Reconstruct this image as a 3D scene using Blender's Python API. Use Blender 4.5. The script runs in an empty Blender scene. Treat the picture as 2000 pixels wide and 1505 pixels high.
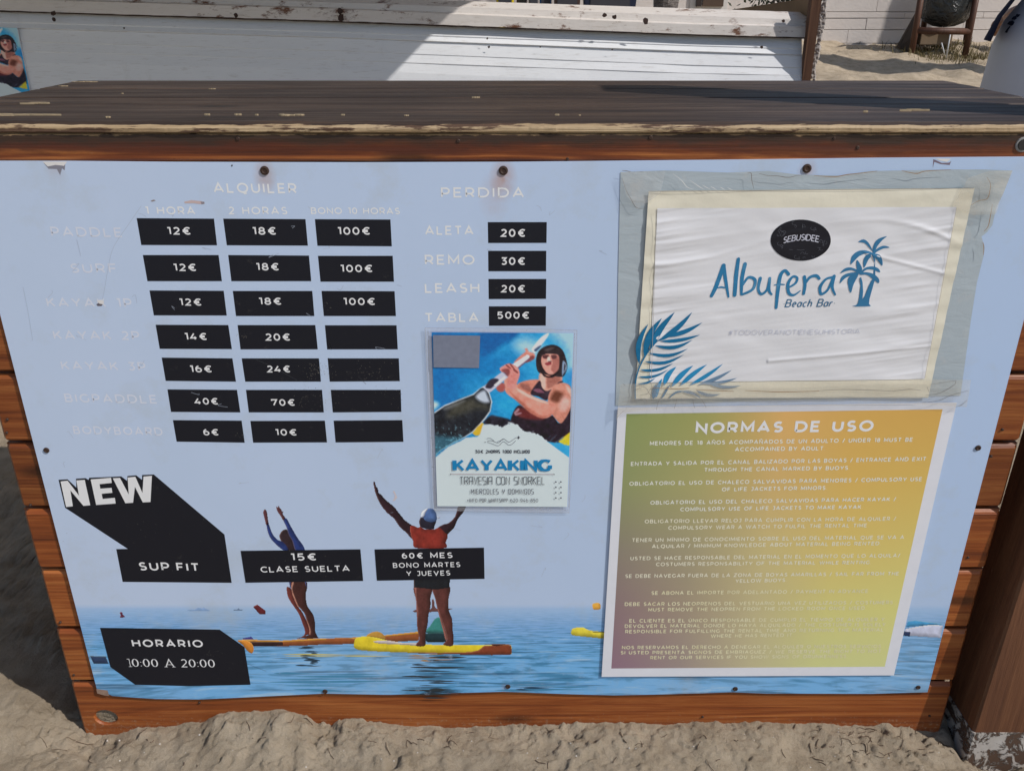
import bpy, bmesh, math, random
import numpy as np
from mathutils import Vector, Matrix
random.seed(7)
S = bpy.context.scene
COL = S.collection
R = math.radians

# ------------------------------------------------------------------ camera
CAM_Z, CAM_Y, PITCH, FPX = 1.23324, -1.2, R(24.4), 1692.0
cd = bpy.data.cameras.new('camera'); cam = bpy.data.objects.new('camera', cd); COL.objects.link(cam)
cam.location = (0, CAM_Y, CAM_Z); cam.rotation_euler = (R(90) - PITCH, 0, 0)
cd.sensor_fit = 'HORIZONTAL'; cd.sensor_width = 36.0; cd.lens = 36.0 * FPX / 2000.0
cd.clip_start = 0.02; cd.clip_end = 2000
S.camera = cam
# ------------------------------------------------------------------ light
SUN = Vector((0.89, -0.455, 0)).normalized(); EL = R(45)
SUNV = Vector((SUN.x * math.cos(EL), SUN.y * math.cos(EL), math.sin(EL)))
w = bpy.data.worlds.new('World'); S.world = w; w.use_nodes = True
nt = w.node_tree; nt.nodes.clear()
sky = nt.nodes.new('ShaderNodeTexSky'); sky.sky_type = 'NISHITA'; sky.sun_disc = False
sky.sun_elevation = EL; sky.sun_rotation = math.atan2(SUN.x, SUN.y)
bg = nt.nodes.new('ShaderNodeBackground'); bg.inputs[1].default_value = 0.092
wo = nt.nodes.new('ShaderNodeOutputWorld')
nt.links.new(sky.outputs[0], bg.inputs[0]); nt.links.new(bg.outputs[0], wo.inputs[0])
sd = bpy.data.lights.new('sun', 'SUN'); sd.energy = 3.2; sd.angle = R(0.53); sd.color = (1.0, 0.955, 0.91)
so = bpy.data.objects.new('sun', sd); COL.objects.link(so); so.location = (3, -3, 6)
so.rotation_euler = SUNV.to_track_quat('Z', 'Y').to_euler()
S.view_settings.view_transform = 'Standard'; S.view_settings.look = 'None'
S.view_settings.exposure = 0.14; S.view_settings.gamma = 1.0; S.view_settings.use_curve_mapping = False

# ------------------------------------------------------------------ geometry helpers
CP, SP_ = math.cos(PITCH), math.sin(PITCH)
def ray(px, py):
    a = (px - 1000) / FPX; b = (752.5 - py) / FPX
    return (a, CP + b * SP_, -SP_ + b * CP)
def on_plane(px, py, Y=0.0):
    """world point where the view ray through a photograph pixel meets the vertical plane y=Y"""
    d = ray(px, py); t = (Y - CAM_Y) / d[1]
    return Vector((d[0] * t, Y, CAM_Z + d[2] * t))
def on_level(px, py, z):
    d = ray(px, py); t = (z - CAM_Z) / d[2]
    return Vector((d[0] * t, CAM_Y + d[1] * t, z))
def Z(ox, oy, s, pts): return [(ox + x / s, oy + y / s) for x, y in pts]

def root_loc(p):
    l = Vector((0, 0, 0))
    while p is not None: l += p.location; p = p.parent
    return l
def mesh_obj(name, verts, faces, mat, parent=None, smooth=False):
    off = root_loc(parent)
    me = bpy.data.meshes.new(name)
    me.from_pydata([(v[0] - off.x, v[1] - off.y, v[2] - off.z) for v in verts], [], faces)
    me.update()
    if smooth: me.polygons.foreach_set('use_smooth', [True] * len(me.polygons))
    if mat: me.materials.append(mat)
    o = bpy.data.objects.new(name, me); COL.objects.link(o); o.parent = parent
    return o
def empty(name, loc, label, cat, group=None, rz=0):
    o = bpy.data.objects.new(name, None); COL.objects.link(o); o.location = loc; o.rotation_euler = (0, 0, rz)
    o.empty_display_size = 0.1
    return tag(o, label, cat, group)
def tag(o, label=None, cat=None, group=None, kind=None):
    if label: o['label'] = label
    if cat: o['category'] = cat
    if group: o['group'] = group
    if kind: o['kind'] = kind
    return o
class MB:
    def __init__(s): s.v = []; s.f = []
    def add(s, v, f):
        n = len(s.v); s.v += [tuple(p) for p in v]; s.f += [tuple(i + n for i in q) for q in f]; return s
    def box(s, x0, x1, y0, y1, z0, z1):
        v = [(x, y, z) for z in (z0, z1) for y in (y0, y1) for x in (x0, x1)]
        return s.add(v, [(0, 2, 3, 1), (4, 5, 7, 6), (0, 1, 5, 4), (2, 6, 7, 3), (0, 4, 6, 2), (1, 3, 7, 5)])
    def prism(s, prof, a, b):
        """loft closed profile of 3D points a-list to b-list"""
        n = len(a); s.add(list(a) + list(b), [(i, (i + 1) % n, n + (i + 1) % n, n + i) for i in range(n)] + [tuple(range(n))[::-1], tuple(range(n, 2 * n))])
        return s
    def tube(s, pts, rad, n=10, cap=True):
        pts = [Vector(p) for p in pts]; rings = []
        for i, p in enumerate(pts):
            d = (pts[min(i + 1, len(pts) - 1)] - pts[max(i - 1, 0)]).normalized()
            u = d.orthogonal() if i == 0 else (u - d * u.dot(d))
            u.normalize(); v = d.cross(u); r = rad[i] if hasattr(rad, '__len__') else rad
            rings.append([p + (u * math.cos(6.28318 * k / n) + v * math.sin(6.28318 * k / n)) * r for k in range(n)])
        V = [q for r in rings for q in r]
        F = [(i * n + k, i * n + (k + 1) % n, (i + 1) * n + (k + 1) % n, (i + 1) * n + k) for i in range(len(pts) - 1) for k in range(n)]
        if cap: F += [tuple(range(n))[::-1], tuple(range((len(pts) - 1) * n, len(pts) * n))]
        return s.add(V, F)
    def build(s, name, mat, parent=None, smooth=False): return mesh_obj(name, s.v, s.f, mat, parent, smooth)
def bevel(o, wd, seg=2):
    bm = bmesh.new(); bm.from_mesh(o.data)
    bmesh.ops.recalc_face_normals(bm, faces=bm.faces)
    bmesh.ops.bevel(bm, geom=list(bm.edges), offset=wd, segments=seg, affect='EDGES', profile=0.6)
    bm.to_mesh(o.data); bm.free(); return o

# ------------------------------------------------------------------ numpy noise
def _h(ix, iy, s):
    n = (ix.astype(np.int64) * 374761393 + iy.astype(np.int64) * 668265263 + s * 974634777) & 0xffffffff
    n = ((n ^ (n >> 13)) * 1274126177) & 0xffffffff
    return ((n ^ (n >> 16)) & 0xffff) / 65535.0
def vnoise(x, y, s=0):
    ix = np.floor(x); iy = np.floor(y); fx = x - ix; fy = y - iy
    fx = fx * fx * (3 - 2 * fx); fy = fy * fy * (3 - 2 * fy)
    a = _h(ix, iy, s); b = _h(ix + 1, iy, s); c = _h(ix, iy + 1, s); d = _h(ix + 1, iy + 1, s)
    return (a + (b - a) * fx) * (1 - fy) + (c + (d - c) * fx) * fy - 0.5
def fbm(x, y, s=0, o=4, g=0.5):
    r = 0; a = 1.0
    for k in range(o): r = r + a * vnoise(x, y, s + k * 17); x = x * 2.03 + 5.3; y = y * 2.03 + 1.7; a *= g
    return r

# ------------------------------------------------------------------ materials
def lin(c): return tuple(((v / 255.0 / 12.92) if v / 255.0 <= 0.04045 else ((v / 255.0 + 0.055) / 1.055) ** 2.4) for v in c)
# light reaching the upright counter front relative to a white sheet: turns a printed colour as
# photographed into the ink's own reflectance
EP = (0.645, 0.65, 0.655)
def ink(r, g, b):
    l = lin((r, g, b)); return tuple(min(0.86, max(0.005, l[i] / EP[i])) for i in range(3))
MC = {}
class NT:
    def __init__(s, name):
        s.m = bpy.data.materials.new(name); s.m.use_nodes = True; s.t = s.m.node_tree; s.n = s.t.nodes; s.l = s.t.links
        s.b = s.n['Principled BSDF']; s.out = s.n['Material Output']
    def new(s, t, **k):
        n = s.n.new(t)
        for a, v in k.items():
            if isinstance(a, str) and a.startswith('i_'): n.inputs[int(a[2:])].default_value = v
            else: setattr(n, a, v)
        return n
    def link(s, a, b): s.l.new(a, b)
    def pos(s): return s.new('ShaderNodeNewGeometry').outputs['Position']
    def mapping(s, src, scale=(1, 1, 1), loc=(0, 0, 0)):
        m = s.new('ShaderNodeMapping'); s.link(src, m.inputs[0]); m.inputs['Scale'].default_value = scale; m.inputs['Location'].default_value = loc
        return m.outputs[0]
    def noise(s, src, scale, detail=4, rough=0.55, dist=0.0):
        n = s.new('ShaderNodeTexNoise'); s.link(src, n.inputs['Vector']); n.inputs['Scale'].default_value = scale
        n.inputs['Detail'].default_value = detail; n.inputs['Roughness'].default_value = rough; n.inputs['Distortion'].default_value = dist
        return n.outputs['Fac']
    def ramp(s, src, stops):
        r = s.new('ShaderNodeValToRGB'); s.link(src, r.inputs[0]); e = r.color_ramp.elements
        while len(e) < len(stops): e.new(0.5)
        for i, (p, c) in enumerate(stops):
            e[i].position = p; e[i].color = (*c, 1) if hasattr(c, '__len__') else (c, c, c, 1)
        return r.outputs[0]
    def mix(s, f, a, b, mode='MIX'):
        m = s.new('ShaderNodeMix'); m.data_type = 'RGBA'; m.blend_type = mode
        for v, i in ((f, 0), (a, 6), (b, 7)):
            if hasattr(v, 'is_linked') or hasattr(v, 'links'): s.link(v, m.inputs[i])
            elif i == 0: m.inputs[0].default_value = v
            else: m.inputs[i].default_value = (*v, 1)
        return m.outputs[2]
    def math(s, op, a, b=0.0, clamp=False):
        m = s.new('ShaderNodeMath'); m.operation = op; m.use_clamp = clamp
        for v, i in ((a, 0), (b, 1)):
            if hasattr(v, 'links'): s.link(v, m.inputs[i])
            else: m.inputs[i].default_value = v
        return m.outputs[0]
    def bump(s, h, st, d=0.01):
        b = s.new('ShaderNodeBump'); b.inputs['Strength'].default_value = st; b.inputs['Distance'].default_value = d
        s.link(h, b.inputs['Height']); s.link(b.outputs[0], s.b.inputs['Normal'])
    def color(s, c):
        if hasattr(c, 'links'): s.link(c, s.b.inputs['Base Color'])
        else: s.b.inputs['Base Color'].default_value = (*c, 1)
    def rough(s, r):
        if hasattr(r, 'links'): s.link(r, s.b.inputs['Roughness'])
        else: s.b.inputs['Roughness'].default_value = r

def plain(name, c, rough=0.6, var=0.12, scale=30, spec=0.3, bump=0.0):
    k = (name, c, rough, var)
    if k in MC: return MC[k]
    t = NT(name); p = t.pos()
    f = t.noise(p, scale, 5)
    t.color(t.mix(f, tuple(v * (1 - var) for v in c), tuple(min(.9, v * (1 + var)) for v in c)))
    t.rough(rough); t.b.inputs['Specular IOR Level'].default_value = spec
    if bump: t.bump(t.noise(p, scale * 3, 4), bump, 0.004)
    MC[k] = t.m; return t.m
def print_mat(c, rough=0.42, worn=0.0, under=None, seed=0.0):
    """flat printed ink with faint sun-fading and grime; worn = how much the colour has rubbed away to what lies under it"""
    k = ('ink', tuple(round(v, 3) for v in c), worn, seed)
    if k in MC: return MC[k]
    t = NT('printed_ink'); p = t.mapping(t.pos(), (1, 1, 1), (seed, 0, seed))
    base = t.mix(t.noise(p, 9, 4), tuple(v * 0.93 for v in c), tuple(min(.88, v * 1.05) for v in c))
    sp = t.ramp(t.noise(p, 55, 8, 0.75), [(0.62, 0.0), (0.74, 1.0)])
    base = t.mix(t.math('MULTIPLY', sp, 0.06 + 0.04 * (sum(c) < 0.2)), base, (0.32, 0.29, 0.24))
    if worn:
        f = t.ramp(t.noise(p, 45, 6, 0.7), [(0.64 - worn * .45, 0.0), (0.82, 1.0)])
        base = t.mix(t.math('MULTIPLY', f, 0.75), base, under)
    t.color(base); t.rough(rough); t.b.inputs['Specular IOR Level'].default_value = 0.35
    MC[k] = t.m; return t.m

def wood_mat(name, dark, mid, light, axis='x', rough=0.42, worn=None, worn_amt=0.0, fib=1.0, spec=0.4, bump=0.35, topdirt=None):
    t = NT(name); p = t.pos()
    oi = t.new('ShaderNodeObjectInfo')
    r = t.new('ShaderNodeCombineXYZ'); t.link(t.math('MULTIPLY', oi.outputs['Random'], 13.0), r.inputs[0]); t.link(t.math('MULTIPLY', oi.outputs['Random'], 7.0), r.inputs[2])
    va = t.new('ShaderNodeVectorMath'); va.operation = 'ADD'; t.link(p, va.inputs[0]); t.link(r.outputs[0], va.inputs[1]); q = va.outputs[0]
    sc = {'x': (1.2, 26, 26), 'z': (26, 26, 1.2), 'y': (26, 1.2, 26)}[axis]
    g = t.noise(t.mapping(q, tuple(v * fib for v in sc)), 1.6, 7, 0.62, 1.6)
    sc2 = {'x': (2.2, 150, 150), 'z': (150, 150, 2.2), 'y': (150, 2.2, 150)}[axis]
    g2 = t.noise(t.mapping(q, sc2), 1.3, 5, 0.6, 0.4)
    bl = t.noise(t.mapping(q, {'x': (2, 7, 7), 'z': (7, 7, 2), 'y': (7, 2, 7)}[axis]), 1.4, 3)
    h = t.math('ADD', t.math('MULTIPLY', g, 0.65), t.math('ADD', t.math('MULTIPLY', g2, 0.3), t.math('MULTIPLY', bl, 0.25)))
    c = t.ramp(h, [(0.40, dark), (0.58, mid), (0.78, light)])
    vo = t.new('ShaderNodeTexVoronoi'); vo.feature = 'F1'; t.link(t.mapping(q, {'x': (2.4, 9, 9), 'z': (9, 9, 2.4), 'y': (9, 2.4, 9)}[axis]), vo.inputs['Vector']); vo.inputs['Scale'].default_value = 1.0
    kn = t.ramp(vo.outputs['Distance'], [(0.05, 1.0), (0.13, 0.0)])
    c = t.mix(t.math('MULTIPLY', kn, 0.75), c, tuple(v * 0.35 for v in dark))
    if worn:
        f = t.ramp(t.noise(t.mapping(q, {'x': (3.5, 30, 30), 'z': (30, 30, 3.5), 'y': (30, 3.5, 30)}[axis]), 1.5, 8, 0.72), [(0.70 - worn_amt, 0.0), (0.73 - worn_amt, 1.0)])
        c = t.mix(f, c, worn)
    fl = t.ramp(t.noise(t.mapping(q, {'x': (40, 160, 160), 'z': (160, 160, 40), 'y': (160, 40, 160)}[axis]), 1.0, 4), [(0.76, 0.0), (0.80, 1.0)])
    c = t.mix(t.math('MULTIPLY', fl, 0.5), c, (0.55, 0.45, 0.33))
    c = t.mix(1.0, c, t.ramp(oi.outputs['Random'], [(0.0, (0.72, 0.72, 0.72)), (1.0, (1.18, 1.15, 1.1))]), 'MULTIPLY')
    t.color(c)
    t.rough(t.ramp(g, [(0.35, rough + .15), (0.7, rough - 0.05)]))
    t.b.inputs['Specular IOR Level'].default_value = spec
    t.bump(t.math('ADD', g2, t.math('MULTIPLY', g, 0.7)), bump, 0.003)
    return t.m

M_FRONT = wood_mat('varnished_wood', (0.085, 0.019, 0.006), (0.24, 0.062, 0.014), (0.42, 0.150, 0.042), 'x', 0.38, worn=(0.40, 0.24, 0.12), worn_amt=-0.045)
M_FASC = wood_mat('orange_varnished_wood', (0.075, 0.018, 0.007), (0.22, 0.060, 0.015), (0.44, 0.150, 0.035), 'x', 0.36)
def dust_low(mat, z0, h, amt):
    T = NT.__new__(NT); T.m = mat; T.t = mat.node_tree; T.n = T.t.nodes; T.l = T.t.links; T.b = T.n['Principled BSDF']
    src = T.b.inputs['Base Color'].links[0].from_socket; sp = T.new('ShaderNodeSeparateXYZ'); p = T.pos(); T.link(p, sp.inputs[0])
    lo = T.math('SUBTRACT', 1.0, T.math('DIVIDE', T.math('SUBTRACT', sp.outputs[2], z0), h), True)
    f = T.ramp(T.math('ADD', T.math('MULTIPLY', lo, amt), T.noise(p, 130, 7, 0.75)), [(0.72, 0.0), (0.86, 0.7)])
    T.link(T.mix(f, src, (0.36, 0.27, 0.18)), T.b.inputs['Base Color'])
dust_low(M_FRONT, 0.0, 0.07, 0.20)
M_SIDE = wood_mat('dark_side_wood', (0.05, 0.015, 0.006), (0.13, 0.036, 0.012), (0.22, 0.07, 0.02), 'y', 0.4)
M_TOP = wood_mat('weathered_dark_wood', (0.013, 0.008, 0.007), (0.042, 0.027, 0.020), (0.115, 0.074, 0.050), 'x', 0.5, worn=(0.50, 0.36, 0.19), worn_amt=-0.05, spec=0.4)
M_POST = wood_mat('brown_post_wood', (0.075, 0.029, 0.014), (0.12, 0.050, 0.024), (0.165, 0.075, 0.038), 'z', 0.5, worn=(0.30, 0.22, 0.16), worn_amt=-0.06)
M_SCREW = plain('rusty_screw', (0.05, 0.028, 0.02), 0.55, 0.5, 300)
M_BOLT = plain('dark_bolt', (0.03, 0.028, 0.028), 0.5, 0.3, 300)

# =================================================================== GROUND
SAND_Y0 = 1.5
base_px = [(-150, 1380), (0, 1400), (120, 1424), (170, 1432), (230, 1432), (290, 1420), (345, 1418), (400, 1412), (425, 1396), (450, 1391), (500, 1389), (545, 1386),
           (560, 1388), (585, 1400), (600, 1401), (622, 1415), (655, 1413), (675, 1402), (700, 1403), (745, 1410), (790, 1418), (900, 1416), (1000, 1415), (1200, 1411),
           (1380, 1411), (1560, 1414), (1700, 1414), (1790, 1414), (1850, 1408), (1900, 1430), (2050, 1440)]
bx = np.array([on_plane(a, b).x for a, b in base_px]); bz = np.array([on_plane(a, b).z for a, b in base_px])
def hmax(a, b, k): return np.maximum(a, b)
def sand_h(x, y, rough=True):
    z = np.where(y > SAND_Y0, 0.0973 * (np.minimum(y, 40) - SAND_Y0), 0.0)
    near = np.exp(-((y + 0.0) / 0.20) ** 2)
    z = z + np.interp(x, bx, bz) * np.exp(-(np.minimum(y, 0) / 0.085) ** 2) * (np.abs(x) < 1.5) * np.exp(-(np.maximum(y, 0) / 0.3) ** 2)
    z = z + 0.016 * np.exp(-((x + 0.90) / 0.05) ** 2 - ((y - 0.02) / 0.05) ** 2)
    z = z - 0.05 * np.exp(-((x - 0.88) / 0.10) ** 2 - ((y + 0.05) / 0.08) ** 2)
    if rough:
        d = np.clip((y + 1.2) / 1.1, 1, 30)
        amp = np.clip(1.0 - np.abs(y) / 0.02, 0, 1) * (y <= 0.04) * 0.35
        damp = 1 - amp
        wx = x + 0.05 * fbm(x * 7, y * 7, 3, 3); wy = y + 0.05 * fbm(x * 7, y * 7, 9, 3)
        big = fbm(wx * 4.2, wy * 4.2, 1, 3)
        lump = 1 - np.abs(fbm(wx * 13, wy * 11, 21, 4)) * 2.6
        crumb = np.maximum(fbm(wx * 42, wy * 42, 31, 3), -0.05)
        z = z + damp * (0.013 * big + 0.007 * (lump - 0.4) + 0.006 * crumb + 0.003 * np.abs(fbm(x * 85, y * 85, 33, 2)))
        def ss(v, a, b): v = np.clip((v - a) / (b - a), 0, 1); return v * v * (3 - 2 * v)
        c1 = fbm(wx * 26, wy * 26, 71, 4); c2_ = fbm(x * 75 + 2 * fbm(x * 20, y * 20, 5, 2), y * 80, 81, 3); mk = ss(fbm(x * 6, y * 8, 91, 2), -0.05, 0.35)
        z = z + damp * (y < 0.9) * mk * (0.0075 * ss(c1, 0.08, 0.13) + 0.005 * ss(c2_, 0.10, 0.15) - 0.010 * ss(-c1, 0.26, 0.33))
        cr = fbm(wx * 19, wy * 15, 111, 3); cr2 = fbm(wx * 44, wy * 40, 121, 2); mk2 = ss(fbm(x * 5 + 3, y * 7, 131, 2), -0.15, 0.25)
        z = z - damp * (y < 0.9) * mk2 * (0.0060 * np.exp(-(cr / 0.026) ** 2) + 0.0035 * np.exp(-(cr2 / 0.05) ** 2))
        z = z + damp * (y < 0.9) * 0.0035 * ss(fbm(x * 58, y * 58, 141, 2), 0.16, 0.24)
        fine = fbm(x * 120, y * 120, 41, 2)
        z = z + 0.0028 * fine * (y < 0.6)
        far = np.clip((y - 1.5) / 2, 0, 1) * (y < 60)
        z = z + far * (0.06 * fbm(x * 1.6, y * 2.6, 51, 3) + 0.10 * np.maximum(fbm(x * 3.2, y * 4.5, 61, 3), -0.1))
    return z
def axis_pts(spec):
    r = []
    for a, b, s in spec: r += list(np.arange(a, b - s * 0.5, s))
    return r
gx = axis_pts([(-1.45, 1.25, 0.0033)])
far = [1.25 * 1.0]; st = 0.02
while far[-1] < 900: far.append(far[-1] + st); st = min(st * 1.06, 80) if far[-1] > 9 else min(st * 1.03, 0.07)
gx = np.array([-v - 0.2 for v in far[1:]][::-1] + gx + far)
fy = [-0.46]; st = 0.02
while fy[-1] > -300: fy.append(fy[-1] - st); st *= 1.25
gy = axis_pts([(-0.46, 0.03, 0.0029), (0.03, 1.2, 0.02), (1.2, 9.4, 0.045)]); st = 0.06; g2 = [9.4]
while g2[-1] < 900: g2.append(g2[-1] + st); st *= 1.15
gy = np.array(fy[::-1][:-1] + gy + g2)
GX, GY = np.meshgrid(gx, gy)
GZ = sand_h(GX, GY)
n0, n1 = GX.shape
me = bpy.data.meshes.new('sand'); V = np.stack([GX, GY, GZ], -1).reshape(-1, 3)
idx = np.arange(n0 * n1).reshape(n0, n1)
F = np.stack([idx[:-1, :-1], idx[:-1, 1:], idx[1:, 1:], idx[1:, :-1]], -1).reshape(-1, 4)
me.vertices.add(len(V)); me.vertices.foreach_set('co', V.ravel())
me.loops.add(F.size); me.loops.foreach_set('vertex_index', F.ravel())
me.polygons.add(len(F)); me.polygons.foreach_set('loop_start', np.arange(0, F.size, 4)); me.polygons.foreach_set('loop_total', np.full(len(F), 4))
me.update(); me.validate()
me.polygons.foreach_set('use_smooth', [True] * len(me.polygons))
t = NT('beach_sand'); p = t.pos()
c = t.ramp(t.noise(p, 14, 8, 0.65), [(0.35, (0.40, 0.32, 0.225)), (0.62, (0.56, 0.46, 0.335))])
g = t.noise(p, 900, 3, 0.8)
c = t.mix(t.ramp(g, [(0.60, 0.0), (0.68, 1.0)]), c, (0.62, 0.57, 0.50))
c = t.mix(t.ramp(g, [(0.33, 0.8), (0.40, 0.0)]), c, (0.16, 0.12, 0.09))
t.color(c); t.rough(0.95); t.b.inputs['Specular IOR Level'].default_value = 0.1
t.bump(t.math('ADD', t.noise(p, 260, 6, 0.75), t.math('MULTIPLY', g, 0.4)), 1.0, 0.008)
me.materials.append(t.m)
o = bpy.data.objects.new('sand', me); COL.objects.link(o); tag(o, kind='structure')

def gz(x, y): return float(sand_h(np.array([x]), np.array([y]))[0])

# =================================================================== WOODEN COUNTER
counter = empty('beach_counter', (0, 0.3, 0.0), 'varnished plank counter with dark weathered top behind the price board', 'counter')
HW = 0.797
TOPZ = 1.076
plank_me = None
zs = [-0.035, 0.103, 0.223, 0.349, 0.469, 0.590, 0.709, 0.829, 0.949, 1.022]
for i in range(9):
    z0, z1 = zs[i] + (0.003 if i else 0), zs[i + 1] - 0.003
    c0 = 0.007
    y0 = 0.0 + random.uniform(-.0015, .0015)
    y1 = 0.022
    # chamfered profile: front face, bevelled top and bottom edges and rounded ends
    if i == 0:
        # bottom plank with the round hand hole: outline grid with a hole
        cx, cz, rx, rz_ = on_plane(207, 1400).x, on_plane(207, 1400).z, 0.0200, 0.0165
        x0, x1 = -HW, HW
        bm = bmesh.new()
        N = 32
        outer = []
        for k in range(N):
            a = 2 * math.pi * k / N; ca, sa = math.cos(a), math.sin(a)
            sx = 0.045 if True else 0
            m = max(abs(ca), abs(sa)); outer.append((cx + 0.04 * ca / m, cz + 0.04 * sa / m))
        def ringv(pts, y): return [bm.verts.new((x, y, z)) for x, z in pts]
        inn = [(cx + rx * math.cos(2 * math.pi * k / N), cz + rz_ * math.sin(2 * math.pi * k / N)) for k in range(N)]
        A = ringv(outer, y0); B = ringv([(cx + (x - cx) * 1.12, cz + (z - cz) * 1.12) for x, z in inn], y0); C_ = ringv(inn, y0 + 0.003); D = ringv(inn, y1)
        for P, Q in ((A, B), (B, C_), (C_, D)):
            for k in range(N): bm.faces.new((P[k], P[(k + 1) % N], Q[(k + 1) % N], Q[k]))
        # surrounding quads
        xs_ = [x0, x0 + 0.006, cx - 0.04, cx + 0.04, x1 - 0.006, x1]; zz = [z0, z0 + 0.004, cz - 0.04, cz + 0.04, z1 - c0, z1]
        if zz[1] > zz[2]: zz[1] = (zz[0] + zz[2]) / 2
        if zz[3] > zz[4]: zz[3] = zz[4] - 0.001
        def yy(ii, jj): return y0 + (0.006 if ii in (0, 5) else 0) + (0.006 if jj in (0, 5) else 0)
        G_ = [[bm.verts.new((xs_[ii], yy(ii, jj), zz[jj])) for jj in range(6)] for ii in range(6)]
        for ii in range(5):
            for jj in range(5):
                if ii == 2 and jj == 2: continue
                bm.faces.new((G_[ii][jj], G_[ii + 1][jj], G_[ii + 1][jj + 1], G_[ii][jj + 1]))
        bmesh.ops.recalc_face_normals(bm, faces=bm.faces)
        me = bpy.data.meshes.new('plank'); bm.to_mesh(me); bm.free(); me.materials.append(M_FRONT)
        me.transform(Matrix.Translation(-counter.location))
        o = bpy.data.objects.new('plank', me); COL.objects.link(o); o.parent = counter
        o['label'] = 'lowest front plank with a round hand hole full of sand'
        MB().box(x0, x1, y1 + 0.001, y1 + 0.006, z0, z0 + 0.02).build('backing_strip', M_SIDE, counter)
    else:
        prof = [(y1, z0), (y0 + 0.004, z0), (y0, z0 + 0.004), (y0, z1 - c0), (y0 + 0.002, z1 - c0 * .5), (y0 + 0.006, z1), (y1, z1)]
        m = MB()
        xs_ = [(-HW, 0.006), (-HW + 0.006, 0.0), (HW - 0.006, 0.0), (HW, 0.006)]
        rings = [[(x, min(y1, y + dy * (y < y0 + 0.005)), z) for y, z in prof] for x, dy in xs_]
        n = len(prof)
        for a in range(3): m.add(rings[a] + rings[a + 1], [(k, (k + 1) % n, n + (k + 1) % n, n + k) for k in range(n)])
        m.add(rings[0], [tuple(range(n))]); m.add(rings[3], [tuple(range(n))[::-1]])
        m.build('plank', M_FRONT, counter)
# side planks (they close both ends of the counter)
for sx in (-1, 1):
    for i in range(9):
        z0, z1 = zs[i] + 0.003, zs[i + 1] - 0.003
        x0, x1 = sorted((sx * (HW - 0.001), sx * (HW - 0.022)))
        o = MB().box(x0, x1, 0.024, 0.56, z0, z1).build('side_plank', M_SIDE, counter); bevel(o, 0.003, 1)
for x in (-HW + 0.05, HW - 0.05):
    for y in (0.05, 0.53): bevel(MB().box(x - 0.025, x + 0.025, y - 0.024, y + 0.024, -0.1, 1.02).build('corner_post', M_SIDE, counter), 0.003, 1)
for i in range(9): MB().box(-HW + .02, HW - .02, 0.562, 0.582, zs[i] + .003, zs[i + 1] - .003).build('back_plank', M_SIDE, counter)
# fascia board under the top, with the worn pale lip
fz0, fz1 = 1.024, 1.0615
t = NT('fascia_varnish')
fa = wood_mat('fascia_wood', (0.045, 0.013, 0.006), (0.19, 0.048, 0.013), (0.55, 0.20, 0.052), 'x', 0.36, worn=(0.50, 0.34, 0.18), worn_amt=-0.05)
ft = fa.node_tree; bs = ft.nodes['Principled BSDF']; src = bs.inputs['Base Color'].links[0].from_socket
T = NT.__new__(NT); T.m = fa; T.t = ft; T.n = ft.nodes; T.l = ft.links; T.b = bs
sep = T.new('ShaderNodeSeparateXYZ'); pz = T.pos(); T.link(pz, sep.inputs[0])
edge = T.math('ADD', T.math('MULTIPLY', T.math('SUBTRACT', sep.outputs[2], 1.047), 45.0), T.math('MULTIPLY', T.noise(T.mapping(pz, (9, 30, 30)), 1.5, 8, 0.7), 1.5))
grime = T.ramp(edge, [(0.55, 0.0), (1.35, 0.92)])
red = T.ramp(T.math('ADD', T.math('MULTIPLY', T.math('SUBTRACT', sep.outputs[2], 1.036), 30.0), T.math('MULTIPLY', T.noise(T.mapping(pz, (2.2, 8, 8)), 1.7, 6, 0.65), 1.7)), [(0.72, 0.0), (1.15, 0.85)])
c2 = T.mix(red, src, (0.085, 0.022, 0.011)); c2 = T.mix(grime, c2, (0.042, 0.026, 0.018))
bare = T.ramp(T.math('ADD', T.math('MULTIPLY', T.math('SUBTRACT', sep.outputs[2], 1.0595), 150.0), T.math('MULTIPLY', T.noise(T.mapping(pz, (22, 60, 60)), 1.5, 6, 0.7), 2.0)), [(0.86, 0.0), (1.0, 1.0)])
c2 = T.mix(bare, c2, (0.30, 0.195, 0.10))
T.link(c2, bs.inputs['Base Color'])
bpy.data.materials.remove(t.m)
m = MB(); NX = 60
prof = [(0.02, fz0), (0.0, fz0), (-0.002, fz0 + 0.003), (-0.002, fz1 - 0.002), (0.001, fz1), (0.02, fz1)]
m.prism(None, [(-0.836, y, z) for y, z in prof], [(0.836, y, z) for y, z in prof]); m.build('fascia_board', fa, counter)
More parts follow.
